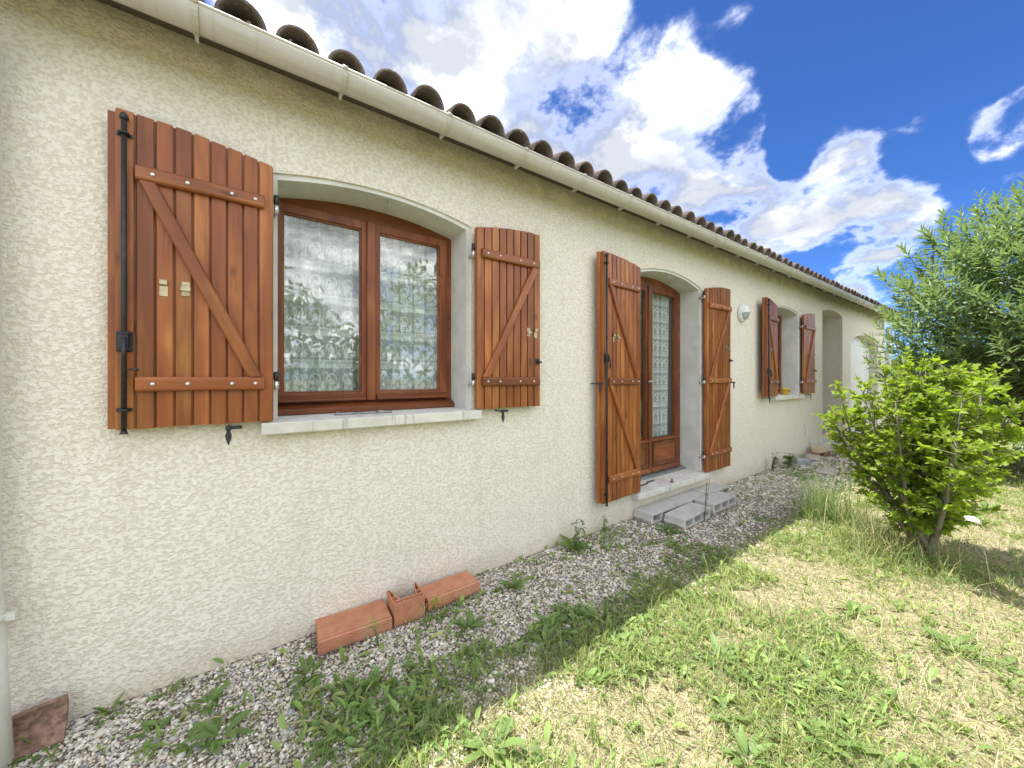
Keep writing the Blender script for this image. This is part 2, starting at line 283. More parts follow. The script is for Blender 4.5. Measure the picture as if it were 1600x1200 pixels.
# ------------------------------------------------------------------ mesh helpers
def link(name, me, mat, parent=None, loc=(0, 0, 0), rot=(0, 0, 0)):
    o = bpy.data.objects.new(name, me); C.objects.link(o); o.location = loc; o.rotation_euler = rot
    if parent is not None: o.parent = parent
    if mat is not None and not me.materials: me.materials.append(MAT[mat])
    return o
def empty(name, loc=(0, 0, 0), rot=(0, 0, 0), parent=None):
    o = bpy.data.objects.new(name, None); C.objects.link(o); o.location = loc; o.rotation_euler = rot; o.empty_display_size = .1
    if parent is not None: o.parent = parent
    return o
def tag(o, label=None, cat=None, group=None, kind=None):
    if label: o['label'] = label
    if cat: o['category'] = cat
    if group: o['group'] = group
    if kind: o['kind'] = kind
    return o
class MB:
    def __init__(s): s.v = []; s.f = []; s.smooth = []
    def add(s, vs, fs, sm=False):
        b = len(s.v); s.v += [tuple(v) for v in vs]; s.f += [tuple(i + b for i in f) for f in fs]; s.smooth += [sm] * len(fs); return s
    def box(s, x0, x1, y0, y1, z0, z1):
        return s.add([(x0, y0, z0), (x1, y0, z0), (x1, y1, z0), (x0, y1, z0), (x0, y0, z1), (x1, y0, z1), (x1, y1, z1), (x0, y1, z1)],
                     [(0, 3, 2, 1), (4, 5, 6, 7), (0, 1, 5, 4), (1, 2, 6, 5), (2, 3, 7, 6), (3, 0, 4, 7)])
    def prism(s, poly, axis, a, b, caps=True, sm=False):
        def P(p, k):
            return {'x': (k, p[0], p[1]), 'y': (p[0], k, p[1]), 'z': (p[0], p[1], k)}[axis]
        n = len(poly); vs = [P(p, a) for p in poly] + [P(p, b) for p in poly]
        fs = [(i, (i + 1) % n, (i + 1) % n + n, i + n) for i in range(n)]
        s.add(vs, fs, sm)
        if caps: s.add([P(p, a) for p in poly], [tuple(range(n))[::-1]]); s.add([P(p, b) for p in poly], [tuple(range(n))])
        return s
    def tube(s, pts, rad, seg=8, caps=True, sm=True):
        pts = [Vector(p) for p in pts]; n = len(pts); rad = rad if isinstance(rad, (list, tuple)) else [rad] * n; rings = []
        prev = None
        for i, p in enumerate(pts):
            d = (pts[min(i + 1, n - 1)] - pts[max(i - 1, 0)]).normalized()
            a = prev if prev is not None else (Vector((1, 0, 0)) if abs(d.x) < .8 else Vector((0, 1, 0)))
            a = (a - d * a.dot(d)).normalized(); b = d.cross(a); prev = a
            rings.append([p + (a * math.cos(2 * math.pi * k / seg) + b * math.sin(2 * math.pi * k / seg)) * rad[i] for k in range(seg)])
        vs = [v for r in rings for v in r]
        fs = [(i * seg + k, i * seg + (k + 1) % seg, (i + 1) * seg + (k + 1) % seg, (i + 1) * seg + k) for i in range(n - 1) for k in range(seg)]
        s.add(vs, fs, sm)
        if caps: s.add(rings[0], [tuple(range(seg))[::-1]]); s.add(rings[-1], [tuple(range(seg))])
        return s
    def lathe(s, prof, c=(0, 0, 0), seg=16, axis='z', sy=1.0):
        vs = []; n = len(prof)
        for r, h in prof:
            for k in range(seg):
                a = 2 * math.pi * k / seg; x, y = r * math.cos(a), r * math.sin(a) * sy
                v = {'z': (x, y, h), 'y': (x, h, y), 'x': (h, x, y)}[axis]; vs.append((v[0] + c[0], v[1] + c[1], v[2] + c[2]))
        fs = [(i * seg + k, i * seg + (k + 1) % seg, (i + 1) * seg + (k + 1) % seg, (i + 1) * seg + k) for i in range(n - 1) for k in range(seg)]
        s.add(vs, fs, True); s.add(vs[:seg], [tuple(range(seg))[::-1]]); s.add(vs[-seg:], [tuple(range(seg))]); return s
    def mesh(s, name):
        me = bpy.data.meshes.new(name); me.from_pydata(s.v, [], s.f); me.polygons.foreach_set('use_smooth', s.smooth); me.update()
        bm = bmesh.new(); bm.from_mesh(me); bmesh.ops.remove_doubles(bm, verts=bm.verts, dist=1e-5); bmesh.ops.recalc_face_normals(bm, faces=bm.faces); bm.to_mesh(me); bm.free()
        return me
    def build(s, name, mat, parent=None, loc=(0, 0, 0), rot=(0, 0, 0), bevel=0.0, seg=2):
        o = link(name, s.mesh(name), mat, parent, loc, rot)
        if bevel:
            b = o.modifiers.new('bevel', 'BEVEL'); b.width = bevel; b.segments = seg; b.limit_method = 'ANGLE'; b.angle_limit = R(35)
        return o
def np_mesh(name, V, T, col=None, smooth=False):
    me = bpy.data.meshes.new(name); n = len(V); k = len(T); me.vertices.add(n); me.vertices.foreach_set('co', np.asarray(V, np.float32).ravel())
    me.loops.add(k * 3); me.loops.foreach_set('vertex_index', np.asarray(T, np.int32).ravel()); me.polygons.add(k)
    me.polygons.foreach_set('loop_start', np.arange(0, 3 * k, 3, dtype=np.int32))
    me.polygons.foreach_set('use_smooth', np.full(k, smooth))
    me.update(calc_edges=True)
    if col is not None:
        a = me.attributes.new('Col', 'FLOAT_COLOR', 'POINT'); a.data.foreach_set('color', np.concatenate([col, np.ones((n, 1))], 1).astype(np.float32).ravel())
    return me
_tab = rng.random((4, 256, 256))
def vnoise(x, y, s=1.0, k=0):
    x = np.asarray(x) * s + 31.7; y = np.asarray(y) * s + 57.3; xi = np.floor(x).astype(int); yi = np.floor(y).astype(int); fx = x - xi; fy = y - yi
    fx = fx * fx * (3 - 2 * fx); fy = fy * fy * (3 - 2 * fy); T = _tab[k]
    a = T[xi % 256, yi % 256]; b = T[(xi + 1) % 256, yi % 256]; c = T[xi % 256, (yi + 1) % 256]; d = T[(xi + 1) % 256, (yi + 1) % 256]
    return (a * (1 - fx) + b * fx) * (1 - fy) + (c * (1 - fx) + d * fx) * fy
def fbm(x, y, s=1.0, k=0): return .55 * vnoise(x, y, s, k) + .3 * vnoise(x, y, s * 2.1, (k + 1) % 4) + .15 * vnoise(x, y, s * 4.3, (k + 2) % 4)
def sstep(a, b, x): t = np.clip((np.asarray(x) - a) / (b - a), 0, 1); return t * t * (3 - 2 * t)
def gheight(x, y): return (fbm(x, y, 1.7) - .5) * .05 * sstep(-.02, -.5, y) + (fbm(x, y, 8, 1) - .5) * .016
def gnd(px, py, z=0.):
    u = (px - 800) / 577.8; v = (590 - py) / 577.8; dep = (z - CAM.z) / v; r = u * dep
    return FWD[0] * dep + RGT[0] * r, FWD[1] * dep + RGT[1] * r - 2.2
def depth_of(x, y): return FWD[0] * x + FWD[1] * (y + 2.2)
def gz(x, y): return float(gheight(np.array([x]), np.array([y]))[0])

# ------------------------------------------------------------------ ground
def build_ground():
    xs = np.concatenate([[-250, -120, -60, -30, -15, -8, -5], np.arange(-3, 9.01, .07), [9.5, 10, 11, 12, 13.5, 15, 18, 24, 36, 60, 120, 250]])
    ys = np.concatenate([[-250, -120, -60, -30, -20, -14, -10, -8, -6.5, -5.5], np.arange(-4.6, .36, .07), [1, 3, 6, 12, 30, 80, 250]])
    X, Y = np.meshgrid(xs, ys, indexing='ij'); Z = gheight(X, Y); Z[Y > .1] = -.05; nx, ny = X.shape
    V = np.stack([X, Y, Z], -1).reshape(-1, 3); i = np.arange(nx - 1)[:, None] * ny + np.arange(ny - 1)[None]; i = i.ravel()
    T = np.concatenate([np.stack([i, i + ny, i + ny + 1], 1), np.stack([i, i + ny + 1, i + 1], 1)])
    tag(link('ground', np_mesh('ground', V, T, smooth=True), 'soil'), kind='structure')
build_ground()

# ------------------------------------------------------------------ house
house = tag(empty('house', (0, 0, 0)), 'long single-storey house with cream roughcast wall and red-brown shutters', 'house')
SL = .0095                                              # the eave line rises a little to the right
def eave(x): return 2.81 + SL * x
def arch(x0, x1, zs, rise):
    xm = (x0 + x1) / 2; hw = (x1 - x0) / 2
    return lambda x: zs + rise * (1 - ((x - xm) / hw) ** 2)
OPEN = [dict(n='win', x0=.134, x1=1.216, z0=1.10, zs=2.352, r=.070), dict(n='door', x0=3.075, x1=4.275, z0=.225, zs=2.365, r=.095),
        dict(n='win', x0=6.40, x1=7.475, z0=1.05, zs=2.388, r=.062), dict(n='porch', x0=8.72, x1=10.02, z0=.12, zs=2.60, r=.07), dict(n='garage', x0=10.64, x1=13.15, z0=-.05, zs=2.17, r=.17)]
BAND = .03; N = 20
def build_wall():
    mb = MB(); XE = 13.97
    def col(xa, xb, za0, zb0, za1, zb1): mb.add([(xa, 0, za0), (xb, 0, zb0), (xb, 0, zb1), (xa, 0, za1)], [(0, 1, 2, 3)])
    x = -3.0; top = lambda v: eave(v) + .10
    for o in OPEN:
        b = BAND if o['n'] in ('win', 'door') else 0; x0, x1 = o['x0'] - b, o['x1'] + b; h = arch(x0, x1, o['zs'] + b * .8, o['r'])
        if x0 > x: col(x, x0, -.15, -.15, top(x), top(x0))
        for k in range(N):
            a = x0 + (x1 - x0) * k / N; c = x0 + (x1 - x0) * (k + 1) / N
            if o['z0'] > -.05: col(a, c, -.15, -.15, o['z0'], o['z0'])
            col(a, c, h(a), h(c), top(a), top(c))
            mb.add([(a, 0, h(a)), (c, 0, h(c)), (c, .014, h(c)), (a, .014, h(a))], [(0, 1, 2, 3)])
        for xx in (x0, x1): mb.add([(xx, 0, o['z0']), (xx, .014, o['z0']), (xx, .014, h(xx)), (xx, 0, h(xx))], [(0, 1, 2, 3)])
        x = x1
    col(x, XE, -.15, -.15, top(x), top(XE))
    mb.add([(XE, 0, -.15), (XE, 7, -.15), (XE, 7, top(XE)), (XE, 0, top(XE))], [(0, 1, 2, 3)])
    mb.add([(-3, 0, -.15), (-3, 7, -.15), (-3, 7, 2.85), (-3, 0, 2.85)], [(3, 2, 1, 0)]); mb.add([(-3, 7, -.15), (XE, 7, -.15), (XE, 7, 2.9), (-3, 7, 2.9)], [(0, 1, 2, 3)])
    mb.build('wall', 'stucco', house)
build_wall()
def surround(o, depth, mat='plaster', name='window_reveal'):
    mb = MB(); x0, x1, z0 = o['x0'], o['x1'], o['z0']; h = arch(x0, x1, o['zs'], o['r']); b = BAND + .012; hb = arch(x0 - b, x1 + b, o['zs'] + b * .8, o['r'])
    Y0 = .013
    for k in range(N):
        t0, t1 = k / N, (k + 1) / N; a, c = x0 + (x1 - x0) * t0, x0 + (x1 - x0) * t1; a2, c2 = x0 - b + (x1 - x0 + 2 * b) * t0, x0 - b + (x1 - x0 + 2 * b) * t1
        mb.add([(a, Y0, h(a)), (c, Y0, h(c)), (c, depth, h(c)), (a, depth, h(a))], [(0, 1, 2, 3)])
        if mat == 'plaster': mb.add([(a, Y0, h(a)), (c, Y0, h(c)), (c2, Y0, hb(c2)), (a2, Y0, hb(a2))], [(0, 1, 2, 3)])
    for xx, s in ((x0, -1), (x1, 1)):
        mb.add([(xx, Y0, z0), (xx, depth, z0), (xx, depth, h(xx)), (xx, Y0, h(xx))], [(0, 1, 2, 3)])
        if mat == 'plaster': mb.add([(xx, Y0, z0), (xx + s * b, Y0, z0), (xx + s * b, Y0, hb(xx + s * b)), (xx, Y0, h(xx))], [(0, 1, 2, 3)])
    mb.build(name, mat, house)
RD = .24
surround(OPEN[0], .30); surround(OPEN[1], .30); surround(OPEN[2], .30)
surround(OPEN[3], 1.9, 'stucco', 'porch_recess'); surround(OPEN[4], .42, 'stucco', 'garage_reveal')
def room(x0, x1, z0=.02, z1=2.66):
    mb = MB(); y0, y1 = .305, 3.2
    vs = [(x0, y0, z0), (x1, y0, z0), (x1, y1, z0), (x0, y1, z0), (x0, y0, z1), (x1, y0, z1), (x1, y1, z1), (x0, y1, z1)]
    mb.add(vs, [(0, 1, 2, 3), (4, 7, 6, 5), (1, 5, 6, 2), (2, 6, 7, 3), (3, 7, 4, 0)]); return mb
room(-1.6, 5.2).build('room_interior', 'interior', house); room(5.5, 8.4).build('room_interior', 'interior', house)
mb = MB(); mb.box(8.5, 10.2, 1.88, 1.95, -.1, 2.8); mb.build('porch_back_wall', 'stucco', house)
mb = MB(); mb.box(8.58, 10.10, -.12, 1.88, -.1, .155); mb.build('porch_step', 'sill_stone', house, bevel=.008)

def ring(mb, x0, x1, z0, hf, ix0, ix1, iz0, iz1, y0, y1):
    def path(ax0, ax1, az0, f): return [(ax0, az0)] + [(ax0 + (ax1 - ax0) * k / 12, f(ax0 + (ax1 - ax0) * k / 12)) for k in range(13)] + [(ax1, az0)]
    A = path(x0, x1, z0, hf); B = path(ix0, ix1, iz0, lambda x: iz1); n = len(A)
    vs = [(p[0], y0, p[1]) for p in A] + [(p[0], y0, p[1]) for p in B] + [(p[0], y1, p[1]) for p in A] + [(p[0], y1, p[1]) for p in B]; fs = []
    for i in range(n):
        j = (i + 1) % n
        fs += [(i, j, n + j, n + i), (2 * n + i, 3 * n + i, 3 * n + j, 2 * n + j), (i, 2 * n + i, 2 * n + j, j), (n + i, n + j, 3 * n + j, 3 * n + i)]
    mb.add(vs, fs)
def sash(win, x0, x1, z0, z1, st, y, handle=False, bottom=None, rails=()):
    """one glazed leaf: stiles, rails and a pane recessed behind a glazing bead"""
    zb = bottom if bottom is not None else z0 + st; zt = z1 - st
    s = MB(); ring(s, x0, x1, z0, lambda x: z1, x0 + st, x1 - st, zb, zt, y, y + .05)
    so = s.build('sash', 'frame_v', win, bevel=.004)
    g = MB(); ring(g, x0 + st - .004, x1 - st + .004, zb - .004, lambda x: zt + .004, x0 + st + .010, x1 - st - .010, zb + .010, zt - .010, y + .012, y + .03)
    g.build('glazing_bead', 'frame_h', win, bevel=.003)
    p = MB(); p.box(x0 + st, x1 - st, y + .024, y + .028, zb, zt); p.build('pane', 'window_glass', win)
def window(o, wx0, wx1, sill, sx0, sx1):
    h = arch(o['x0'], o['x1'], o['zs'], o['r']); y = RD; z0 = sill + .008; zt = 2.338 if wx0 < 3 else o['zs'] - .02
    f = MB(); ring(f, wx0 - .01, wx1 + .01, z0, lambda x: h(min(max(x, o['x0']), o['x1'])) + .03, wx0 + .045, wx1 - .045, z0 + .062, zt, y, y + .07)
    w = f.build('window', 'frame_h', house, bevel=.004)
    xm = (wx0 + wx1) / 2; st = .052; zb = z0 + .065
    sash(w, wx0 + .046, xm - .002, zb, zt - .002, st, y - .012); sash(w, xm + .002, wx1 - .046, zb, zt - .002, st, y - .012)
    c = MB(); c.prism([(xm - .024, y - .032), (xm + .024, y - .032), (xm + .03, y - .013), (xm - .03, y - .013)], 'z', zb, zt - .004); c.build('meeting_strip', 'frame_v', w, bevel=.004)
    for a, b in ((wx0 + .05, xm - .034), (xm + .034, wx1 - .05)):
        d = MB(); d.prism([(y - .013, zb + .006), (y - .046, zb + .004), (y - .046, zb + .014), (y - .013, zb + .040)], 'x', a, b); d.build('weather_bar', 'frame_h', w, bevel=.002)
    s = MB(); s.prism([(y + .002, z0 + .002), (y - .060, z0 + .000), (y - .060, z0 + .030), (y + .002, z0 + .058)], 'x', o['x0'] + .003, o['x1'] - .003); s.build('frame_sill', 'frame_h', w, bevel=.003)
    k = MB(); k.prism([(-.075, sill - .062), (-.075, sill - .004), (.0, sill + .002), (.36, sill + .006), (.36, sill - .062)], 'x', sx0, sx1); k.build('window_sill', 'sill_stone', house, bevel=.006)
    return w
def curtain(x0, x1, z0, z1, y, folds, seed, label, gather=None):
    nu, nv = 90, 16; me_v = []; uv = []; rs = random.Random(seed); ph = [rs.random() * 6 for _ in range(4)]
    for j in range(nv + 1):
        tz = j / nv; z = z0 + (z1 - z0) * tz
        for i in range(nu + 1):
            s = i / nu; x = x0 + (x1 - x0) * s
            if gather: x = x + gather(s, tz)
            a = folds * 2 * math.pi * s
            dy = .020 * math.sin(a + ph[0] + .5 * math.sin(a * .43 + ph[1])) + .010 * math.sin(a * 2.1 + ph[2]) + .012 * (1 - tz) * math.sin(a * .6 + ph[3])
            me_v.append((x, y + dy * 1.0, z)); uv.append((s * (x1 - x0) * 1.35, z))
    fs = [(j * (nu + 1) + i, j * (nu + 1) + i + 1, (j + 1) * (nu + 1) + i + 1, (j + 1) * (nu + 1) + i) for j in range(nv) for i in range(nu)]
    me = bpy.data.meshes.new('curtain'); me.from_pydata(me_v, [], fs); me.polygons.foreach_set('use_smooth', [True] * len(fs))
    l = me.uv_layers.new(name='UVMap')
    for lp in me.loops: l.data[lp.index].uv = uv[lp.vertex_index]
    return tag(link('curtain', me, 'lace'), label, 'curtain')
w1 = window(OPEN[0], .072, 1.222, 1.136, .063, 1.290)
w3 = window(OPEN[2], 6.34, 7.48, 1.076, 6.30, 7.53)
curtain(.03, 1.27, 1.20, 2.40, .335, 13, 3, 'white lace curtain with swan bands behind the large near window')
curtain(6.3, 7.52, 1.12, 2.42, .335, 13, 5, 'white lace curtain hanging behind the far small window')
# french door
def french_door():
    o = OPEN[1]; h = arch(o['x0'], o['x1'], o['zs'], o['r']); wx0, wx1 = 3.05, 4.262; y = RD; z0 = .30; zt = 2.372; st = .062
    f = MB(); ring(f, wx0 - .01, wx1 + .02, z0 - .04, lambda x: h(min(max(x, o['x0']), o['x1'])) + .03, wx0 + .05, wx1 - .05, z0 - .005, zt, y, y + .07)
    d = f.build('french_door', 'frame_h', house, bevel=.004)
    xm = (wx0 + wx1) / 2 - .03
    for a, b in ((wx0 + .052, xm - .002), (xm + .002, wx1 - .052)):
        sash(d, a, b, z0, zt - .002, st, y - .012, bottom=.66)
        p = MB(); zc0, zc1 = z0 + .085, .615
        p.prism([(a + st - .008, y - .022), (b - st + .008, y - .022), (b - st + .008, y - .0125), (a + st - .008, y - .0125)], 'z', zc0, zc1); p.build('door_panel', 'frame_h', d, bevel=.003)
        q = MB(); ring(q, a + st - .012, b - st + .012, zc0 - .02, lambda x: zc1 + .015, a + st + .018, b - st - .018, zc0 + .018, zc1 - .018, y - .030, y - .012); q.build('panel_moulding', 'frame_v', d, bevel=.004)
        wb = MB(); wb.prism([(y - .0125, z0 + .012), (y - .050, z0 + .010), (y - .050, z0 + .022), (y - .0125, z0 + .058)], 'x', a + .01, b - .01); wb.build('weather_bar', 'frame_h', d, bevel=.003)
        wb = MB(); wb.prism([(y - .0125, .640), (y - .034, .642), (y - .030, .662), (y - .0125, .668)], 'x', a + .01, b - .01); wb.build('rail_moulding', 'frame_h', d, bevel=.002)
    c = MB(); c.prism([(xm - .026, y - .034), (xm + .026, y - .034), (xm + .034, y - .013), (xm - .034, y - .013)], 'z', z0 + .004, zt - .004); c.build('meeting_strip', 'frame_v', d, bevel=.005)
    pl = MB(); pl.box(xm + .040, xm + .066, y - .018, y - .0123, 1.16, 1.40); pl.build('handle_plate', 'brass', d, bevel=.002)
    ha = MB(); ha.tube([(xm + .053, y - .018, 1.315), (xm + .053, y - .055, 1.315)], .008); ha.tube([(xm + .053, y - .052, 1.315), (xm + .0, y - .056, 1.312), (xm - .065, y - .052, 1.306)], [.009, .009, .007]); ha.build('door_handle', 'zinc', d)
    th = MB(); th.prism([(y - .075, .262), (y - .075, .285), (y - .02, .298), (y + .06, .298), (y + .06, .262)], 'x', o['x0'] + .003, o['x1'] - .003); th.build('threshold', 'steel_grey', d, bevel=.003)
    k = MB(); k.prism([(-.095, .200), (-.095, .252), (.0, .258), (.36, .262), (.36, .200)], 'x', 2.985, 4.335); k.build('door_sill', 'sill_stone', house, bevel=.006)
french_door()
curtain(3.62, 4.20, .66, 2.34, .335, 6, 9, 'white lace curtain hanging behind the right leaf of the french door', lambda s, t: .06 * (1 - t) * (.5 - s))
curtain(3.08, 3.56, .66, 2.34, .335, 6, 10, 'white lace curtain hanging behind the left leaf of the french door')
# garage door
o = OPEN[4]; g = MB(); g.box(o['x0'] - .05, o['x1'] + .05, .165, .20, -.05, 2.5); gd = g.build('garage_door', 'white_paint', house)
for k in range(10):
    s = MB(); s.box(o['x0'] + .04 + k * .246, o['x0'] + .04 + k * .246 + .236, .150, .164, .02, 2.45); s.build('panel', 'white_paint', gd, bevel=.004)
s = MB(); s.box(o['x0'] + .62, o['x0'] + .70, .135, .1495, .92, 1.08); s.build('lock_plate', 'black_iron', gd, bevel=.003)

# ------------------------------------------------------------------ shutters
def shutter(hx, sg, z0, zh, rise, width, nb, off, ang, rails, label, rod=False, hooks=1.75, hinge_z=(), stop_z=None, lock_z=1.5):
    """hx hinge line; sg -1 opens to the left, +1 to the right; zh top at the hinge side, +rise at the free edge"""
    S = tag(empty('shutter', (hx, -off, 0), (0, 0, -sg * R(ang)), house), label)
    T = .027; bw = width / nb; X = lambda s: sg * s
    top = lambda s: zh + rise * (1 - (1 - s / width) ** 2)
    rs = random.Random(int(hx * 100) + sg)
    for i in range(nb):
        s0, s1 = i * bw, (i + 1) * bw; g = .0046; b = MB(); sc = (s0 + s1) / 2; w2 = bw / 2; dz = rs.uniform(-.002, .002); zc = (z0 + zh) / 2
        prof = [(-w2 + .0003, 0), (w2 - .0003, 0), (w2 - .0003, -T + .014), (w2 - g, -T + .013), (w2 - g, -T + .0015), (w2 - g - .002, -T), (-w2 + g + .002, -T), (-w2 + g, -T + .0015), (-w2 + g, -T + .013), (-w2 + .0003, -T + .014)]
        n = len(prof); zt = lambda p: top(sc + sg * p[0] if sg > 0 else sc - p[0]) - zc + dz
        vs = [(p[0], p[1], z0 - zc + dz) for p in prof] + [(p[0], p[1], zt(p)) for p in prof]
        b.add(vs, [(k, (k + 1) % n, (k + 1) % n + n, k + n) for k in range(n)] + [tuple(range(n))[::-1], tuple(range(n, 2 * n))])
        b.build('board', 'wood_v', S, (X(sc), 0, zc))
    if rod:                                                     # cover strip behind the meeting edge
        st = MB(); zc = (z0 + zh) / 2; a, c = sorted((X(width - .035) - X(width), X(width + .024) - X(width)))
        st.box(a, c, .001, .026, z0 - zc + .002, top(width) - zc - .004); st.build('edge_strip', 'wood_v', S, (X(width), 0, zc), bevel=.003)
    s0, s1 = .038, width - (.062 if rod else .022); RT = .024; RH = .060
    def rail(zc):
        r = MB(); L = s1 - s0; r.prism([(-T, -RH / 2), (-T - RT + .006, -RH / 2), (-T - RT, -RH / 2 + .008), (-T - RT, RH / 2 - .008), (-T - RT + .006, RH / 2), (-T, RH / 2)], 'x', -L / 2, L / 2)
        r.build('rail', 'wood_h', S, (X((s0 + s1) / 2), -.0004, zc), bevel=.003)
        for f in (.12, .37, .72, .92):
            m = MB(); m.lathe([(.0085, 0), (.0085, -.002), (.006, -.0045), (.002, -.0055)], axis='y', seg=10); m.build('bolt', 'zinc', S, (X(s1 - (s1 - s0) * f), -T - RT - .0006, zc))
    for zr in rails: rail(zr)
    for zt_, zb_ in zip(rails[:-1], rails[1:]):
        pa = Vector((X(s1 - .035), zt_ - RH / 2 - .001)); pb = Vector((X(s0 + .035), zb_ + RH / 2 + .001)); d = pa - pb; L = d.length; c = (pa + pb) / 2; a = math.atan2(d.y, d.x)
        BW = .052 if len(rails) == 2 else .046; ex = BW / 2 * abs(d.x / d.y)
        b = MB(); h = BW / 2; sgn = 1 if d.x > 0 else -1; D2 = RT - .003
        def cut(y, end): return end * L / 2 - y * (math.cos(a) / math.sin(a)) * 1.0      # ends cut level with the rails
        ring4 = []
        for (yy, dd) in ((-h, 0), (-h, D2 - .006), (-h + .007, D2), (h - .007, D2), (h, D2 - .006), (h, 0)): ring4.append((yy, dd))
        n = len(ring4); vs = [(cut(yy, -1), -dd, yy) for yy, dd in ring4] + [(cut(yy, 1), -dd, yy) for yy, dd in ring4]
        b.add(vs, [(k, (k + 1) % n, (k + 1) % n + n, k + n) for k in range(n)] + [tuple(range(n))[::-1], tuple(range(n, 2 * n))])
        b.build('brace', 'wood_h', S, (c.x, -T - .0003, c.y), (0, -a, 0), bevel=.002)
    F = -T
    if rod:
        rx = X(width - .030); r = MB(); ztp = top(width) - .012
        r.tube([(rx, F - .016, z0 - .012), (rx, F - .016, ztp - .02)], .0085, 10); r.lathe([(.010, 0), (.015, .004), (.012, .02), (.006, .028)], (rx, F - .016, ztp - .035), 10)
        r.lathe([(.014, 0), (.011, .006), (.009, .012)], (rx, F - .016, z0 - .016), 10); r.build('bolt_rod', 'black_iron', S)
        for zc in (ztp - .09, z0 + .08):
            g = MB(); g.box(rx - .024, rx + .024, F - .004, F - .0005, zc - .007, zc + .007); g.tube([(rx - .013, F - .004, zc), (rx - .012, F - .024, zc), (rx, F - .030, zc), (rx + .012, F - .024, zc), (rx + .013, F - .004, zc)], .005, 6); g.build('rod_guide', 'black_iron', S)
        zc = lock_z; g = MB(); g.box(rx - .024, rx + .024, F - .005, F - .0005, zc - .045, zc + .035); g.tube([(rx - .018, F - .018, zc + .028), (rx + .018, F - .018, zc + .028)], .008, 8); g.tube([(rx - .018, F - .018, zc - .034), (rx + .018, F - .018, zc - .034)], .008, 8)
        g.box(rx - .014, rx + .014, F - .032, F - .006, zc - .03, zc + .022); g.tube([(rx + .004, F - .034, zc + .01), (rx + .006, F - .050, zc - .04), (rx + .004, F - .046, zc - .085)], [.006, .006, .008], 8); g.build('rod_handle', 'black_iron', S)
        if len(rails) > 2 or hx > 6:
            g = MB(); g.box(min(rx, rx - sg * .05), max(rx, rx - sg * .05), F - .010, F - .0006, zc + .01, zc + .024); g.tube([(rx - sg * .03, F - .012, zc + .015), (rx - sg * .034, F - .03, zc - .04), (rx - sg * .03, F - .028, zc - .09)], .006, 8); g.build('catch_hook', 'black_iron', S)
        else:
            g = MB(); g.tube([(rx, F - .018, zc - .115), (rx - sg * .028, F - .030, zc - .115)], .003, 6); g.lathe([(.010, 0), (.012, .004), (.008, .010)], (rx - sg * .034, F - .030, zc - .122), 8); g.build('handle_catch', 'black_iron', S)
    else:
        rx = X(width - .03); g = MB(); g.box(rx - .018, rx + .018, F - .006, F - .0005, lock_z - .022, lock_z + .022); g.tube([(rx, F - .006, lock_z), (rx, F - .03, lock_z - .004)], .007, 8); g.tube([(rx - .015, F - .028, lock_z + .006), (rx + .016, F - .030, lock_z - .01)], .006, 8); g.build('keeper', 'black_iron', S)
    if hooks:
        sa, sb = (width - .145, width - .215) if rod else (width - .05, width - .115)
        ka = X(sa); k = MB(); k.box(ka - .013, ka + .013, F - .0035, F - .0005, hooks - .036, hooks + .006); k.prism([(F - .0035, hooks + .006), (F - .016, hooks + .012), (F - .016, hooks + .030), (F - .006, hooks + .036), (F - .003, hooks + .034), (F - .010, hooks + .026), (F - .010, hooks + .014), (F - .0005, hooks + .004)], 'x', ka - .012, ka + .012); k.build('spring_clip', 'brass', S)
        kb = X(sb); k = MB(); k.box(kb - .013, kb + .013, F - .004, F - .0005, hooks - .026, hooks + .034); k.box(kb - .016, kb + .016, F - .016, F - .0042, hooks - .006, hooks + .010); k.lathe([(.005, 0), (.004, -.003)], (kb, F - .0045, hooks + .022), 8, 'y'); k.lathe([(.005, 0), (.004, -.003)], (kb, F - .0045, hooks - .016), 8, 'y'); k.build('clip_plate', 'brass', S)
    for zc in hinge_z:
        hg = MB(); hg.tube([(X(-.014), -.006, zc - .002), (X(-.014), -.006, zc + .045)], .011, 10); hg.box(min(X(-.012), X(.03)), max(X(-.012), X(.03)), -.003, .0 - .0005 + .002, zc + .005, zc + .040); hg.build('hinge_knuckle', 'black_iron', S)
        hg = MB(); hg.tube([(X(-.014), -.006, zc - .042), (X(-.014), -.006, zc - .003)], .011, 10); hg.tube([(X(-.014), -.004, zc - .03), (X(-.014), .05, zc - .03)], .007, 8); hg.build('hinge_pin', 'zinc', S)
    return S
def stop(x, z, side=False):
    """tumbling shutter stop screwed into the wall"""
    m = MB(); m.tube([(x, .01, z), (x, -.105, z)], .005, 8); m.lathe([(.004, .012), (.011, .004), (.011, -.006), (.007, -.014)], (x, -.098, z), 10)
    m.prism([(x - .005, z - .010), (x - .012, z - .032), (x - .010, z - .050), (x, z - .078), (x + .010, z - .050), (x + .012, z - .032), (x + .005, z - .010)], 'y', -.104, -.096); m.box(x - .012, x + .05, -.094, -.088, z - .006, z + .010)
    return m.build('shutter_stop', 'black_iron', house, bevel=.001)
shutter(.112, -1, 1.141, 2.372, .058, .535, 9, .042, 1.0, (2.186, 1.324), 'large red-brown boarded shutter at the far left of the near window', True, 1.73, (2.20, 1.335), lock_z=1.50)
shutter(1.248, 1, 1.140, 2.352, .068, .552, 9, .042, 0.5, (2.186, 1.324), 'red-brown boarded shutter right of the near window', False, 1.68, (2.20, 1.335), lock_z=1.47)
shutter(3.045, -1, .272, 2.392, .042, .575, 9, .045, 3.0, (2.180, 1.316, .472), 'tall red-brown shutter left of the french door with long bolt rod', True, 1.70, (), lock_z=1.52)
shutter(4.292, 1, .262, 2.378, .066, .585, 9, .042, 0.5, (2.190, 1.316, .470), 'tall red-brown shutter right of the french door', False, 1.72, (2.30, 1.32, .46), lock_z=1.56)
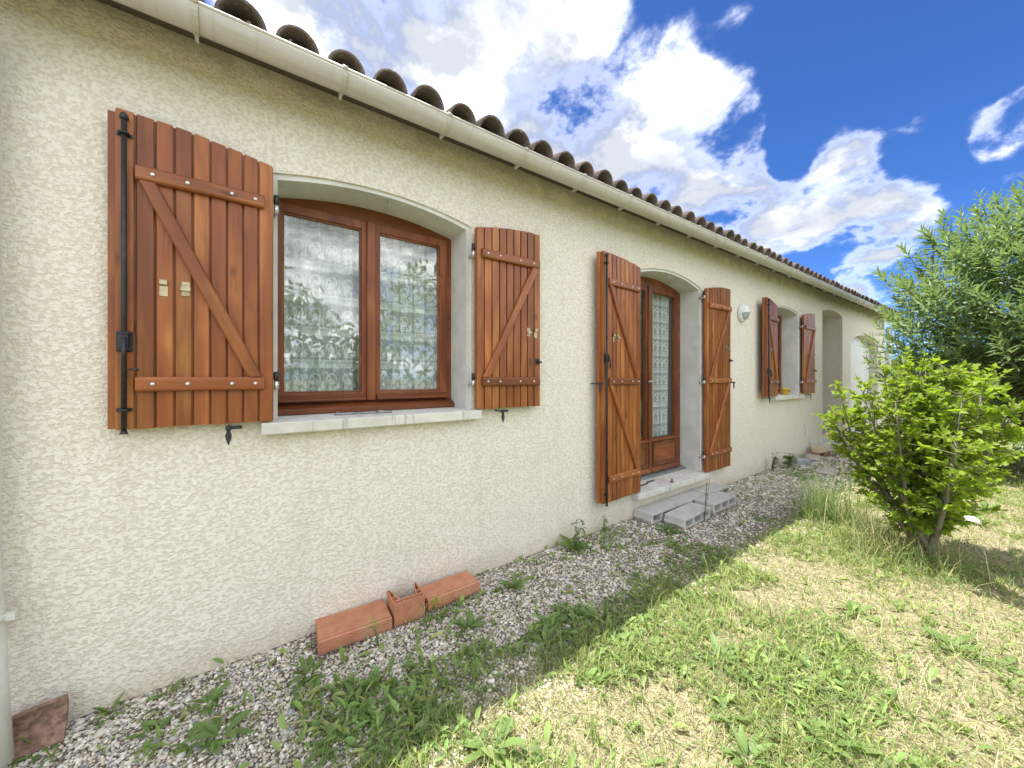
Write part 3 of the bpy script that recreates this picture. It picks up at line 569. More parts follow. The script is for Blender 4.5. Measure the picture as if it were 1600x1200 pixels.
shutter(6.375, -1, 1.084, 2.402, .062, .540, 9, .045, 5.5, (2.190, 1.290), 'red-brown shutter standing off the wall left of the far window', True, 1.74, (), lock_z=1.45)
shutter(7.500, 1, 1.084, 2.388, .066, .540, 9, .042, 0.5, (2.190, 1.290), 'red-brown shutter right of the far window', False, 1.72, (2.22, 1.30), lock_z=1.47)
stop(-.060, 1.122); stop(1.44, 1.118); stop(2.435, 1.30); stop(4.90, 1.29); stop(6.0, 1.06); stop(7.72, 1.06)
for xx, zz in ((.70, 2.405), (3.70, 2.45), (6.95, 2.44)):
    m = MB(); m.tube([(xx, .05, zz + .03), (xx, .05, zz - .012), (xx + .004, .03, zz - .022)], .004, 6); m.build('soffit_hook', 'zinc', house)

# ------------------------------------------------------------------ roof, gutter, downpipes
PITCH = math.atan(.30)
roof = MB()
def deck():
    m = MB(); xa, xb = -3.1, 14.25; t = .03
    e0, e1 = eave(xa) + .012, eave(xb) + .012
    def p(x, e, y): return (x, y, e + (y + .2) * .30)
    m.add([p(xa, e0, -.19), p(xb, e1, -.19), p(xb, e1, 3.6), p(xa, e0, 3.6), (xa, 7.3, e0 + .06), (xb, 7.3, e1 + .06)], [(0, 1, 2, 3), (3, 2, 5, 4)])
    m.add([p(xa, e0 - t, -.19), p(xb, e1 - t, -.19), p(xb, e1, -.19), p(xa, e0, -.19)], [(0, 1, 2, 3)])
    m.add([p(xb, e1, -.19), p(xb, e1, 3.6), (xb, 7.3, e1 + .06)], [(0, 1, 2)]); m.add([p(xa, e0, -.19), p(xa, e0, 3.6), (xa, 7.3, e0 + .06)], [(0, 1, 2)])
    return m.build('roof', 'deck', house)
roof = deck()
def barrel(r0, r1, th, L, up=True, seg=14):
    """tapered clay barrel tile, wide end at y=0"""
    m = MB(); s = 1 if up else -1; vs = []
    for (r, y) in ((r0, 0), (r0 * .5 + r1 * .5, L / 2), (r1, L)):
        for rr in (r, r - th):
            for k in range(seg + 1):
                a = math.pi * k / seg; vs.append((rr * math.cos(a), y, s * rr * math.sin(a) * (1.04 if up else .45)))
    n = seg + 1; fs = []
    for j in range(2):
        a, b = j * 2 * n, (j + 1) * 2 * n
        for k in range(seg): fs += [(a + k, a + k + 1, b + k + 1, b + k), (a + n + k, b + n + k, b + n + k + 1, a + n + k + 1)]
        fs += [(a, b, b + n, a + n), (a + seg, a + n + seg, b + n + seg, b + seg)]
    for k in range(seg): fs += [(k, n + k, n + k + 1, k + 1), (4 * n + k, 4 * n + k + 1, 5 * n + k + 1, 5 * n + k)]
    m.add(vs, fs); return m.mesh('tile')
tile_a, tile_b, tile_c = barrel(.096, .080, .013, .40), barrel(.093, .079, .012, .40), barrel(.085, .078, .012, .40, False)
for me in (tile_a, tile_b, tile_c): me.materials.append(MAT['roof_clay']); me.polygons.foreach_set('use_smooth', [True] * len(me.polygons))
mort = MB(); cols = []
for i in range(-12, 69):
    x = -.01 + .2075 * i
    if -1.6 < x < 14.2: cols.append((i, x))
rt = random.Random(4)
def place_tile(name, me, x, row, dz, flip=0):
    y = -.275 + row * .345 * math.cos(PITCH); z = eave(x) + .028 + dz + row * .345 * math.sin(PITCH)
    o = bpy.data.objects.new(name, me); C.objects.link(o); o.parent = roof
    o.location = (x + rt.uniform(-.005, .005), y + rt.uniform(-.016, .012), z + rt.uniform(-.005, .005)); o.rotation_euler = (PITCH + rt.uniform(-.02, .02), rt.uniform(-.04, .04), rt.uniform(-.035, .035)); s_ = rt.uniform(.96, 1.03); o.scale = (s_, 1, s_ * rt.uniform(.97, 1.03)); return o
for i, x in cols:
    place_tile('cover_tile', rt.choice((tile_a, tile_b)), x, 0, 0); place_tile('cover_tile', rt.choice((tile_a, tile_b)), x, 1, .010)
    place_tile('channel_tile', tile_c, x + .104, 0, .012)
    y = -.275 + .11; m = MB(); z = eave(x) + .028 + .11 * .30; m.prism([(x + .078 * math.cos(math.pi * k / 8), z - .012 + .078 * math.sin(math.pi * k / 8)) for k in range(9)], 'y', y, y + .02); mort.v, mort.f, mort.smooth = mort.v, mort.f, mort.smooth; mort.add(m.v, m.f)
mort.build('mortar_filling', 'mortar', roof)
up = MB()                                               # the courses further up, out of sight from below
for i, x in cols:
    for (r, y, dz) in ((.09, .35, .0), (.08, 3.6, .0)): pass
    vs = []
    for y in (.40, 3.6):
        for k in range(9): a = math.pi * k / 8; vs.append((x + .09 * math.cos(a), y, eave(x) + .03 + (y + .275) * .30 + .09 * math.sin(a)))
    up.add(vs, [(k, k + 1, k + 10, k + 9) for k in range(8)], True)
tag(up.build('upper_tile_courses', 'roof_clay', roof), kind='stuff')
def gutter():
    m = MB(); r, th, yc = .064, .004, -.252; prof = []
    for k in range(17): a = math.pi + math.pi * k / 16; prof.append((yc + r * math.cos(a), r * math.sin(a)))
    inner = [(yc + (r - th) * math.cos(math.pi + math.pi * k / 16), (r - th) * math.sin(math.pi + math.pi * k / 16)) for k in range(17)][::-1]
    P = prof + inner; n = len(P); vs = []
    for x in (-2.2, 14.12): vs += [(x, p[0], eave(x) + p[1]) for p in P]
    m.add(vs, [(i, (i + 1) % n, (i + 1) % n + n, i + n) for i in range(n)], True)
    m.add(vs[n:2 * n], [tuple(range(17)) ]); m.add(vs[:n], [tuple(range(17))])
    for yy in (yc - r + .001, yc + r - .001): m.tube([(-2.2, yy, eave(-2.2) + .002), (14.12, yy, eave(14.12) + .002)], .0075, 8)
    g = m.build('gutter', 'gutter_plastic', house)
    x = -.170 - .54 * 2; bm_ = MB()
    pts = [(0, yc + (r + .0035) * math.cos(math.pi + math.pi * k / 14), (r + .0035) * math.sin(math.pi + math.pi * k / 14)) for k in range(15)]
    vs = []
    for dx in (-.011, .011):
        for p in pts: vs.append((dx, p[1], p[2]))
        for p in pts[::-1]: vs.append((dx, yc + (p[1] - yc) * .955, p[2] * .955))
    n = 30; bm_.add(vs, [(i, (i + 1) % n, (i + 1) % n + n, i + n) for i in range(n)] + [tuple(range(n))[::-1], tuple(range(n, 2 * n))]); bm_.tube([(-.011, yc - r - .002, .004), (.011, yc - r - .002, .004)], .0105, 8)
    bm_.box(-.006, .006, yc + .01, yc + r - .004, -r - .006, -.050)
    me = bm_.mesh('bracket')
    while x < 14.0:
        o = link('bracket', me, 'gutter_plastic', g, (x, 0, eave(x))); x += .545
    j = MB(); vs = []
    for dx in (-.05, .05):
        for p in pts: vs.append((dx, yc + (p[1] - yc) * 1.012, p[2] * 1.012))
    j.add(vs, [(k, k + 1, k + 16, k + 15) for k in range(14)], True); j.build('joint_sleeve', 'gutter_plastic', g, (4.05, 0, eave(4.05)))
gutter()
d = MB(); d.tube([(-.745, -.07, 2.5), (-.745, -.07, .75), (-.738, -.072, .55), (-.718, -.105, .30), (-.690, -.155, .03)], .042, 16); d.tube([(-.745, -.07, 2.5), (-.745, -.12, 2.62), (-.745, -.252, 2.76)], .042, 16); dp = d.build('downpipe', 'pipe_plastic', house)
d = MB(); d.lathe([(.0435, -.012), (.050, -.010), (.050, .010), (.0435, .012)], (-.734, -.077, .50), 16); d.box(-.688, -.664, -.095, -.070, .490, .512); d.box(-.75, -.73, -.04, .002, .49, .51); d.build('pipe_clip', 'pipe_plastic', dp)
d = MB(); d.tube([(14.06, -.06, 2.70), (14.06, -.06, 0)], .045, 12); d.build('downpipe', 'white_paint', house)

# ------------------------------------------------------------------ wall lamp
L = tag(empty('wall_lamp', (5.33, -.002, 2.205)), 'round white bulkhead lamp on the wall between door and far window', 'lamp')
m = MB(); m.lathe([(.098, 0), (.104, -.006), (.104, -.034), (.094, -.046)], axis='y', seg=32, sy=1.12); m.build('lamp_base', 'lamp_white', L)
def dome(a0, a1, rr, dep, nm, mat):
    q = MB(); vs = []; seg, lev = 16, 6
    for j in range(lev + 1):
        f = j / lev * math.pi / 2
        for k in range(seg + 1):
            a = a0 + (a1 - a0) * k / seg; vs.append((rr * math.cos(f) * math.cos(a), -.044 - dep * math.sin(f), rr * 1.12 * math.cos(f) * math.sin(a)))
    q.add(vs, [(j * (seg + 1) + k, j * (seg + 1) + k + 1, (j + 1) * (seg + 1) + k + 1, (j + 1) * (seg + 1) + k) for j in range(lev) for k in range(seg)], True); q.build(nm, mat, L)
dome(R(-4), R(184), .094, .062, 'hood', 'lamp_white'); dome(R(176), R(364), .086, .052, 'glass_bowl', 'lamp_glass')
m = MB(); m.tube([(.094 * math.cos(R(-4 + 188 * 0)), -.046, -.004), (.0, -.108, -.004), (-.094, -.046, -.004)], .005, 8); m.build('hood_rim', 'lamp_white', L)

# ------------------------------------------------------------------ things on sills
m = MB(); m.lathe([(.046, 0), (.050, .003), (.062, .085), (.070, .087), (.070, .103), (.062, .104), (.060, .085), (.05, .06), (.02, .055)], seg=24); p = m.build('flower_pot', 'yellow_glaze', None, (6.93, .012, 1.080))
tag(p, 'small yellow pot standing on the far window sill', 'pot'); bpy.context.view_layer.update()
m = MB(); m.tube([(.063, -.005, .08), (.03, -.066, .05), (-.03, -.062, .052), (-.062, -.01, .08)], .0022, 6); m.build('wire_handle', 'black_iron', p)
m = MB(); m.box(-.16, .16, -.011, .011, 0, .011); m.box(.075, .105, -.028, -.011, 0, .016); m.lathe([(.008, .011), (.008, .015), (.004, .018)], (-.14, 0, 0), 8)
b = tag(m.build('metal_bar', 'steel_grey', None, (.565, .062, 1.1405), (0, 0, R(-2)), bevel=.002), 'grey steel shutter bar lying on the near window sill', 'bar')
m = MB(); m.tube([(-.17, 0, .008), (-.02, .01, .008), (.01, .03, .010), (.16, .045, .008)], [.006, .007, .008, .006], 8)
tag(m.build('iron_hook', 'black_iron', None, (3.36, .05, .2585)), 'dark iron hook bar lying on the door sill', 'hook')
m = MB(); m.lathe([(.018, 0), (.016, .012), (.008, .02), (.008, .034), (.012, .036)], seg=10); tag(m.build('sill_stud', 'red_brick', None, (3.62, -.045, .2570)), 'small rusty stud standing on the door sill', 'stud')

# ------------------------------------------------------------------ concrete blocks
def hollow_prism(m, W, H, cells, y0, y1, outer=None):
    """rectangular profile with rectangular cells, extruded along y; built as a grid of cells"""
    xs = sorted({-W / 2, W / 2, *[c[0] for c in cells], *[c[1] for c in cells]}); zs = sorted({0, H, *[c[2] for c in cells], *[c[3] for c in cells]})
    def solid(i, j):
        if i < 0 or j < 0 or i >= len(xs) - 1 or j >= len(zs) - 1: return False
        cx, cz = (xs[i] + xs[i + 1]) / 2, (zs[j] + zs[j + 1]) / 2
        return not any(c[0] < cx < c[1] and c[2] < cz < c[3] for c in cells)
    for i in range(len(xs) - 1):
        for j in range(len(zs) - 1):
            if not solid(i, j): continue
            a, b, c, d = xs[i], xs[i + 1], zs[j], zs[j + 1]
            m.add([(a, y0, c), (b, y0, c), (b, y0, d), (a, y0, d)], [(0, 1, 2, 3)]); m.add([(a, y1, c), (b, y1, c), (b, y1, d), (a, y1, d)], [(3, 2, 1, 0)])
            if not solid(i - 1, j): m.add([(a, y0, c), (a, y0, d), (a, y1, d), (a, y1, c)], [(0, 1, 2, 3)])
            if not solid(i + 1, j): m.add([(b, y0, c), (b, y1, c), (b, y1, d), (b, y0, d)], [(0, 1, 2, 3)])
            if not solid(i, j - 1): m.add([(a, y0, c), (a, y1, c), (b, y1, c), (b, y0, c)], [(0, 1, 2, 3)])
            if not solid(i, j + 1): m.add([(a, y0, d), (b, y0, d), (b, y1, d), (a, y1, d)], [(0, 1, 2, 3)])
bm1 = MB(); W, H = .495, .102; cw = (W - .03 * 4) / 3
hollow_prism(bm1, W, H, [(-W / 2 + .03 + k * (cw + .03), -W / 2 + .03 + k * (cw + .03) + cw, .022, H - .024) for k in range(3)], -.097, .097)
bm1.prism([(-.097, .030), (-.097, .052), (.097, .052), (.097, .030)], 'x', -W / 2 - .012, -W / 2 - .0005)
BLK = [(3.275, -.108, -1, 'grey hollow concrete block at the left, under the door sill'), (3.405, -.335, 1.5, 'grey hollow concrete block in front at the left, nearest the camera'),
       (3.790, -.104, .5, 'grey hollow concrete block in the middle of the back row under the door sill'), (3.985, -.315, .5, 'grey hollow concrete block in front at the right'),
       (4.310, -.106, -1, 'darker hollow concrete block at the right end of the back row')]
for k, (x, y, a, lb) in enumerate(BLK):
    o = bm1.build('concrete_block', 'block_concrete', None, (x, y, gz(x, y) - .004), (R(random.uniform(-1, 1)), R(random.uniform(-1, 1)), R(a)), bevel=.006); tag(o, lb, 'block', 'concrete blocks below the door')
# ------------------------------------------------------------------ hollow clay bricks
def groove_side(L, D, H, n=8):
    m = MB(); pts = []
    for k in range(n):
        z0 = H * k / n; z1 = H * (k + 1) / n
        pts += [(-D / 2, z0 + .001), (-D / 2 - .006, z0 + .0016), (-D / 2 - .006, z1 - .0040), (-D / 2, z1 - .0034)]
    return pts
def clay_brick(L, D, H):
    m = MB(); g = groove_side(L, D, H, 6); poly = [(-D / 2 + .008, 0)] + g + [(-D / 2 + .008, H)]
    m.prism(poly, 'x', -L / 2, L / 2)                          # grooved front skin
    t = MB(); cs = []; nz = 1
    cw = (D - .016 - .008 * 4) / 3
    for k in range(3): a = -D / 2 + .016 + k * (cw + .008) ; cs.append((a, a + cw, .009, H - .009))
    hollow_prism(t, D - .016, H - .0006, [(c[0] , c[1] , c[2], c[3]) for c in cs], -L / 2 + .0005, L / 2 - .0005)
    m.add([(v[1], v[0] + .008, v[2] + .0003) for v in t.v], [f[::-1] for f in t.f])
    return m
tag(clay_brick(.350, .195, .066).build('clay_brick', 'brick_clay', None, (.470, -.112, .004), (0, 0, R(-4)), bevel=.0015), 'long orange hollow brick lying flat, nearest the camera', 'brick', 'clay bricks along the wall')
tag(clay_brick(.345, .160, .066).build('clay_brick', 'brick_clay', None, (1.022, -.115, .006), (0, 0, R(1)), bevel=.0015), 'orange hollow brick lying flat, farthest right of the three', 'brick', 'clay bricks along the wall')
def u_brick():
    m = MB(); W, D, H = .172, .155, .125; t = .007; n = 14
    fr = []                                                   # outer front with upright grooves
    for k in range(n):
        a = -W / 2 + W * k / n; b = a + W / n; fr += [(a + .001, -D / 2), (a + .003, -D / 2 - .003), (b - .003, -D / 2 - .003), (b - .001, -D / 2)]
    m.prism([(-W / 2, -D / 2 + t)] + fr + [(W / 2, -D / 2 + t)], 'z', 0, H)
    m.box(-W / 2, W / 2, -D / 2 + .030, -D / 2 + .030 + t, 0, H - .0004)
    for x in (-W / 2 + t / 2, -W / 6, W / 6, W / 2 - t / 2): m.box(x - t / 2 + .0003, x + t / 2 - .0003, -D / 2 + t - .0002, -D / 2 + .0302, 0, H - .0008)
    for s in (-1, 1):                                         # two arms with a rounded tip
        x0, x1 = s * W / 2, s * (W / 2 - t); m.box(min(x0, x1), max(x0, x1), -D / 2 + .0368, D / 2, 0, H - .0003)
        arc = [(s * (W / 2 - .034), -D / 2 + .0372), (s * (W / 2 - .030), -.02), (s * (W / 2 - .022), .03), (s * (W / 2 - .008), D / 2)]
        pl = arc + [(x - s * t, y) for x, y in arc[::-1]]; m.prism(pl, 'z', 0, H - .0005)
        m.box(min(s * (W / 2 - t), s * (W / 2 - .032)), max(s * (W / 2 - t), s * (W / 2 - .032)), -.006, .001, 0, H - .0007)
    return m
tag(u_brick().build('clay_brick', 'brick_clay', None, (.742, -.140, .002), (0, 0, R(-3))), 'broken U-shaped orange brick standing upright between the two flat ones', 'brick', 'clay bricks along the wall')
m = MB(); vs = []; seg = 8                                     # broken roof tile leaning by the downpipe
for j in range(7):
    xx = -.17 + .32 * j / 6
    hgt = [.05, .09, .125, .12, .13, .135, .14][j]
    for k in range(seg + 1):
        a = k / seg; vs.append((xx, -.10 + .05 * math.sin(a * 2.2) * (1 if j < 6 else .96) - .02 * a, hgt * a))
fs = [(j * (seg + 1) + k, j * (seg + 1) + k + 1, (j + 1) * (seg + 1) + k + 1, (j + 1) * (seg + 1) + k) for j in range(6) for k in range(seg)]
m.add(vs, fs); o = m.build('broken_tile', 'dirty_clay', None, (-.70, -.02, -.01), (R(-8), 0, R(2))); sm = o.modifiers.new('solid', 'SOLIDIFY'); sm.thickness = .016; tag(o, 'broken brown roof tile leaning against the downpipe in the near corner', 'roof tile')
# ------------------------------------------------------------------ rubble by the porch
def rock(name, mat, loc, size, seed, rot, label, cat='stone'):
    bm = bmesh.new(); bmesh.ops.create_cube(bm, size=1.0); bmesh.ops.subdivide_edges(bm, edges=bm.edges, cuts=2, use_grid_fill=True); rs = random.Random(seed)
    for v in bm.verts:
        n = v.co.normalized() * .62; v.co = v.co.lerp(n, .45) + Vector((rs.uniform(-.07, .07), rs.uniform(-.07, .07), rs.uniform(-.07, .07))); v.co = Vector((v.co.x * size[0], v.co.y * size[1], (v.co.z + .45) * size[2]))
    me = bpy.data.meshes.new(name); bm.to_mesh(me); bm.free(); return tag(link(name, me, mat, None, loc, rot), label, cat)
def brick_piece(mat, loc, s, rot, label):
    m = MB(); m.box(-s[0] / 2, s[0] / 2, -s[1] / 2, s[1] / 2, 0, s[2]); return tag(m.build('brick', mat, None, loc, rot, bevel=.008), label, 'brick')
brick_piece('red_brick', (7.72, -.14, -.005), (.24, .14, .085), (0, 0, R(12)), 'dark red brick under the pale one, left side of the rubble')
brick_piece('red_brick', (8.08, -.17, -.005), (.26, .14, .085), (0, 0, R(-4)), 'dark red brick under the pale one, right side of the rubble')
brick_piece('buff_brick', (7.93, -.15, .083), (.26, .15, .10), (0, 0, R(-8)), 'pale buff brick on top of the rubble heap by the porch')
rock('flat_stone', 'pale_stone', (7.45, -.20, -.02), (.30, .2, .12), 3, (0, 0, .3), 'flat beige stone left of the rubble bricks')
rock('flat_stone', 'blue_stone', (7.05, -.16, -.02), (.26, .14, .12), 5, (0, .1, -.2), 'pale blue-grey stone slab against the far wall foot')
rock('flat_stone', 'pale_stone', (6.70, -.55, -.03), (.36, .22, .08), 8, (0, 0, .1), 'flat grey stone lying in the weeds before the rubble')
m = MB(); m.tube([(7.80, -.10, .02), (7.76, -.014, .56)], .007, 8); tag(m.build('metal_rod', 'zinc', None), 'thin grey metal rod leaning on the wall by the rubble', 'rod')
rock('white_stone', 'white_stone', (5.50, -1.90, -.005), (.13, .09, .05), 12, (0, .05, .4), 'white flat stone on the grass right of the shrub trunk')
toy = tag(empty('orange_toy', (6.50, -1.72, .0), (0, 0, R(20))), 'orange plastic object on the ground behind the leafy shrub', 'toy')
m = MB(); m.lathe([(.10, .03), (.15, .05), (.165, .10), (.150, .115), (.14, .10), (.02, .09)], (.12, -.04, 0), 20, sy=.7); m.build('body', 'orange_plastic', toy)
m = MB(); m.lathe([(.05, .0), (.06, .06), (.05, .14), (.03, .17)], (-.16, .10, 0), 14); m.build('head', 'orange_plastic', toy)
m = MB(); m.lathe([(.035, .05), (.04, .12), (.035, .22), (.015, .235)], (-.02, 0, 0), 12); m.build('white_stub', 'white_stone', toy)

# ------------------------------------------------------------------ plants
def frames(dirs, ups):
    d = dirs / np.linalg.norm(dirs, axis=1, keepdims=True); s = np.cross(d, ups); n = np.linalg.norm(s, axis=1, keepdims=True); s = np.where(n < 1e-4, np.array([[1., 0, 0]]), s / np.maximum(n, 1e-4))
    return s, d, np.cross(s, d)
LEAF = {}
def leaf_template(name, outline, fold=.12, curl=.15):
    """outline: half widths along the midrib; returns verts (x side, y along, z up) and triangles"""
    V = []; T = []; n = len(outline)
    for (y, w) in outline:
        z = -curl * y * y; V += [(-w, y, z + fold * w), (0, y, z), (w, y, z + fold * w)]
    for i in range(n - 1):
        a = i * 3; b = a + 3
        for k in (0, 1): T += [(a + k, a + k + 1, b + k + 1), (a + k, b + k + 1, b + k)]
    V = np.array(V, float); T = np.array(T); LEAF[name] = (V, T); return V, T
leaf_template('hib', [(0, .01), (.18, .15), (.40, .36), (.52, .20), (.66, .23), (1., .005)], .25, .25)
leaf_template('ole', [(0, .008), (.30, .080), (.70, .078), (1., .003)], .5, .22)
leaf_template('weed', [(0, .035), (.2, .05), (.35, .12), (.45, .09), (.6, .17), (.7, .14), (.85, .13), (1., .01)], .35, .42)
leaf_template('plantain', [(0, .025), (.15, .035), (.3, .09), (.42, .13), (.55, .15), (.68, .14), (.80, .105), (.91, .055), (1., .004)], .40, .45)
leaf_template('small', [(0, .03), (.35, .19), (.72, .19), (1., .01)], .35, .35)
def leaves_np(tmpl, P, Dr, U, Ls, Wf=None):
    V, T = LEAF[tmpl]; s, d, n = frames(Dr, U); N = len(P); Wf = np.ones(N) if Wf is None else Wf
    VV = P[:, None, :] + Ls[:, None, None] * (V[None, :, 0:1] * Wf[:, None, None] * s[:, None, :] + V[None, :, 1:2] * d[:, None, :] + V[None, :, 2:3] * n[:, None, :])
    TT = T[None] + (np.arange(N) * len(V))[:, None, None]; return VV.reshape(-1, 3), TT.reshape(-1, 3)
def leaf_meshes(tmpl, mat, k=3):
    out = []
    for i in range(k):
        V, T = LEAF[tmpl]; W = V.copy(); W[:, 2] += -.10 * i * W[:, 1] ** 2; W[:, 0] *= 1 - .06 * i + .0; W[:, 0] += .05 * (i - 1) * W[:, 1] ** 2
        me = np_mesh(tmpl + '_leaf', W, T, smooth=True); me.materials.append(MAT[mat]); out.append(me)
    return out
def place_leaves(parent, meshes, P, Dr, U, Ls, origin, name='leaf'):
    s, d, n = frames(Dr, U)
    for i in range(len(P)):
        o = bpy.data.objects.new(name, meshes[i % len(meshes)]); C.objects.link(o); o.parent = parent
        M = Matrix(((s[i][0], d[i][0], n[i][0], P[i][0] - origin[0]), (s[i][1], d[i][1], n[i][1], P[i][1] - origin[1]), (s[i][2], d[i][2], n[i][2], P[i][2] - origin[2]), (0, 0, 0, 1)))
        o.matrix_local = M @ Matrix.Scale(float(Ls[i]), 4)
def split_leaves(parent, tmpl, mat, P, Dr, U, Ls, origin, count=300, foliage='foliage'):
    view = P - np.array(CAM)[None]; dist = np.linalg.norm(view, axis=1); order = np.argsort(dist + rng.uniform(0, .12, len(P)) * dist); s, d, n = frames(Dr, U)
    face = np.abs((n * view).sum(1)) / dist; score = Ls * (.35 + face) / dist; front = order[:int(len(P) * .30)]; pick = front[np.argsort(-score[front])][:count]; rest = np.setdiff1d(np.arange(len(P)), pick)
    place_leaves(parent, leaf_meshes(tmpl, mat), P[pick], Dr[pick], U[pick], Ls[pick], origin)
    V, T = leaves_np(tmpl, P[rest], Dr[rest], U[rest], Ls[rest]); o = link(foliage, np_mesh(foliage, V - np.array(origin)[None], T, smooth=True), mat, parent); tag(o, kind='stuff')
def bez(a, b, c, n=6): return [(1 - t) ** 2 * a + 2 * t * (1 - t) * b + t * t * c for t in [k / n for k in range(n + 1)]]

def hibiscus():
    O = Vector((4.063, -1.756, gz(4.06, -1.756))); H = tag(empty('hibiscus_shrub', O), 'rounded bright green leafy shrub on a short forked trunk on the lawn', 'shrub')
    rs = random.Random(21); tr = MB(); tw = MB(); ends = []; flowers = []
    tr.tube([(0, 0, -.05), (.005, 0, .03), (.0, .01, .12), (-.01, .0, .22)], [.055, .048, .044, .022], 10)
    lat = Vector((RGT[0], RGT[1], 0)); dpt = Vector((FWD[0], FWD[1], 0))
    for i in range(24):
        a = 2 * math.pi * i / 24 * 1.0 + rs.uniform(-.2, .2); rr = rs.uniform(.35, 1.0) if i % 3 else rs.uniform(.0, .35)
        e = lat * (math.cos(a) * rr * .61 + .03) + dpt * (math.sin(a) * rr * .55) + Vector((0, 0, 1.40 - .50 * rr * rr + rs.uniform(-.1, .08)))
        b = Vector((rs.uniform(-.05, .05), rs.uniform(-.05, .05), rs.uniform(.0, .12))); mid = b.lerp(e, .5) + Vector((e.x * .10, e.y * .10, -.03))
        pts = bez(b, mid, e, 8); tr.tube(pts, [.019, .0175, .0155, .013, .0105, .0075, .0055, .004, .003], 7)
        for k in range(2, 9):
            for q in range(7 if k > 3 else 5):
                p = pts[k].lerp(pts[k - 1], rs.random()); dirn = Vector((rs.gauss(0, 1), rs.gauss(0, 1), rs.uniform(.0, 1.5))).normalized() + Vector((p.x, p.y, 0)) * .9; Ltw = rs.uniform(.08, .24); q2 = p + dirn.normalized() * Ltw
                if q2.z < .24: continue
                tw.tube([p, p.lerp(q2, .5) + Vector((0, 0, .01)), q2], [.004, .003, .0018], 5, caps=False); ends.append((p, q2))
    for px, pz in ((-.62, 1.30), (.45, 1.36), (-.28, 1.42)):
        e = lat * px + Vector((0, 0, pz)); p = lat * (px * .85) + Vector((0, 0, pz - .35)); tw.tube([p, e], [.004, .002], 5); ends += [(p, e), (p.lerp(e, .5), e)]
    P = []; Dr = []; U = []; Ls = []
    for p, q in ends:
        ax = (q - p).normalized()
        for k in range(rs.randint(11, 15)):
            t = rs.uniform(.25, 1.05); b = p.lerp(q, t); out = Vector((rs.gauss(0, 1), rs.gauss(0, 1), rs.gauss(0, .6))); d = (ax * .7 + out.normalized() * .9 + Vector((0, 0, .25))); P.append(b + O); Dr.append(d)
            U.append(Vector((rs.gauss(0, .8), rs.gauss(0, .8), 1))); Ls.append(rs.uniform(.022, .056) * (1.1 - .3 * (t > .9)))
        if rs.random() < .05: flowers.append(q)
    P, Dr, U, Ls = map(lambda v: np.array([tuple(x) if not isinstance(x, float) else x for x in v]), (P, Dr, U, Ls))
    tr.build('trunk', 'bark', H); tw.build('twigs', 'twig_bark', H); split_leaves(H, 'hib', 'hibiscus_leaf', P, Dr, U, Ls, tuple(O))
    for q in flowers[:26]:
        m = MB()
        for k in range(5):
            a = 2 * math.pi * k / 5; c = Vector((math.cos(a), math.sin(a), .3)); sd_ = Vector((-math.sin(a), math.cos(a), 0)) * .010
            m.add([Vector((0, 0, 0)), c * .018 + sd_, c * .030 + Vector((0, 0, rs.uniform(-.01, .012))), c * .018 - sd_], [(0, 1, 2, 3)])
        m.lathe([(.006, -.012), (.008, -.004), (.004, .008)], seg=6); m.build('withered_flower', 'withered', H, tuple(q))
hibiscus()

def oleander():
    O = Vector((9.16, -2.74, 0)); H = tag(empty('oleander_bush', O), 'tall dense oleander with long narrow leaves at the right edge', 'bush'); rs = random.Random(5)
    tr = MB(); tips = []; lat = Vector((RGT[0], RGT[1], 0)); dpt = Vector((FWD[0], FWD[1], 0))
    def surf(): 
        a = rs.uniform(0, 2 * math.pi); b = math.asin(rs.uniform(-.62, .99)); k = rs.uniform(.72, 1.03) if rs.random() < .75 else rs.uniform(.4, .75)
        k *= 1 + .10 * math.sin(3 * a + 2 * b) + .07 * math.sin(7 * a - 3 * b)
        return lat * (2.15 * k * math.cos(b) * math.cos(a)) + dpt * (1.75 * k * math.cos(b) * math.sin(a)) + Vector((0, 0, 1.98 + 2.22 * k * math.sin(b)))
    stems = []
    for i in range(34):
        e = surf() * .86; b = Vector((rs.uniform(-.5, .5), rs.uniform(-.4, .4), -.05)); mid = b.lerp(e, .5) * .8 + Vector((0, 0, .5)); pts = bez(b, mid, e, 8); tr.tube(pts, [.038 - .0036 * k for k in range(9)], 6); stems += pts[3:]
    S = np.array([tuple(p) for p in stems]); P = []; Dr = []; U = []; Ls = []
    for i in range(1500):
        e = surf()
        if e.z < .25: continue
        j = int(np.argmin(((S - np.array(e)) ** 2).sum(1))); b = Vector(S[j]); c = Vector((0, 0, 1.6)); outw = ((e - c).normalized() + Vector((0, 0, .75))).normalized()
        s0 = e - outw * .34
        if i % 3 == 0: tr.tube([b, b.lerp(s0, .55) - Vector((0, 0, .05)), s0, e], [.010, .007, .005, .002], 4, caps=False)
        else: tr.tube([s0, e], [.004, .002], 4, caps=False)
        nwh = rs.randint(6, 9); a0 = rs.random() * 6
        x_ = outw.orthogonal().normalized(); y_ = outw.cross(x_)
        for w in range(nwh):
            t = w / (nwh - 1); base = s0.lerp(e, t); spread = .35 + .75 * (1 - t) ** 1.2
            for k in range(3):
                a = a0 + w * 1.05 + k * 2.094 + rs.uniform(-.3, .3); rad = x_ * math.cos(a) + y_ * math.sin(a); d = outw * (1.15 - spread * .8) + rad * spread; P.append(tuple(base + O)); Dr.append(tuple(d)); U.append(tuple(outw + Vector((rs.gauss(0, .2), rs.gauss(0, .2), 0)))); Ls.append(rs.uniform(.12, .20) * (.75 + .35 * (1 - abs(t - .4))))
    P, Dr, U, Ls = np.array(P), np.array(Dr), np.array(U), np.array(Ls)
    tr.build('branches', 'twig_bark', H); split_leaves(H, 'ole', 'oleander_leaf', P, Dr, U, Ls, tuple(O))
oleander()

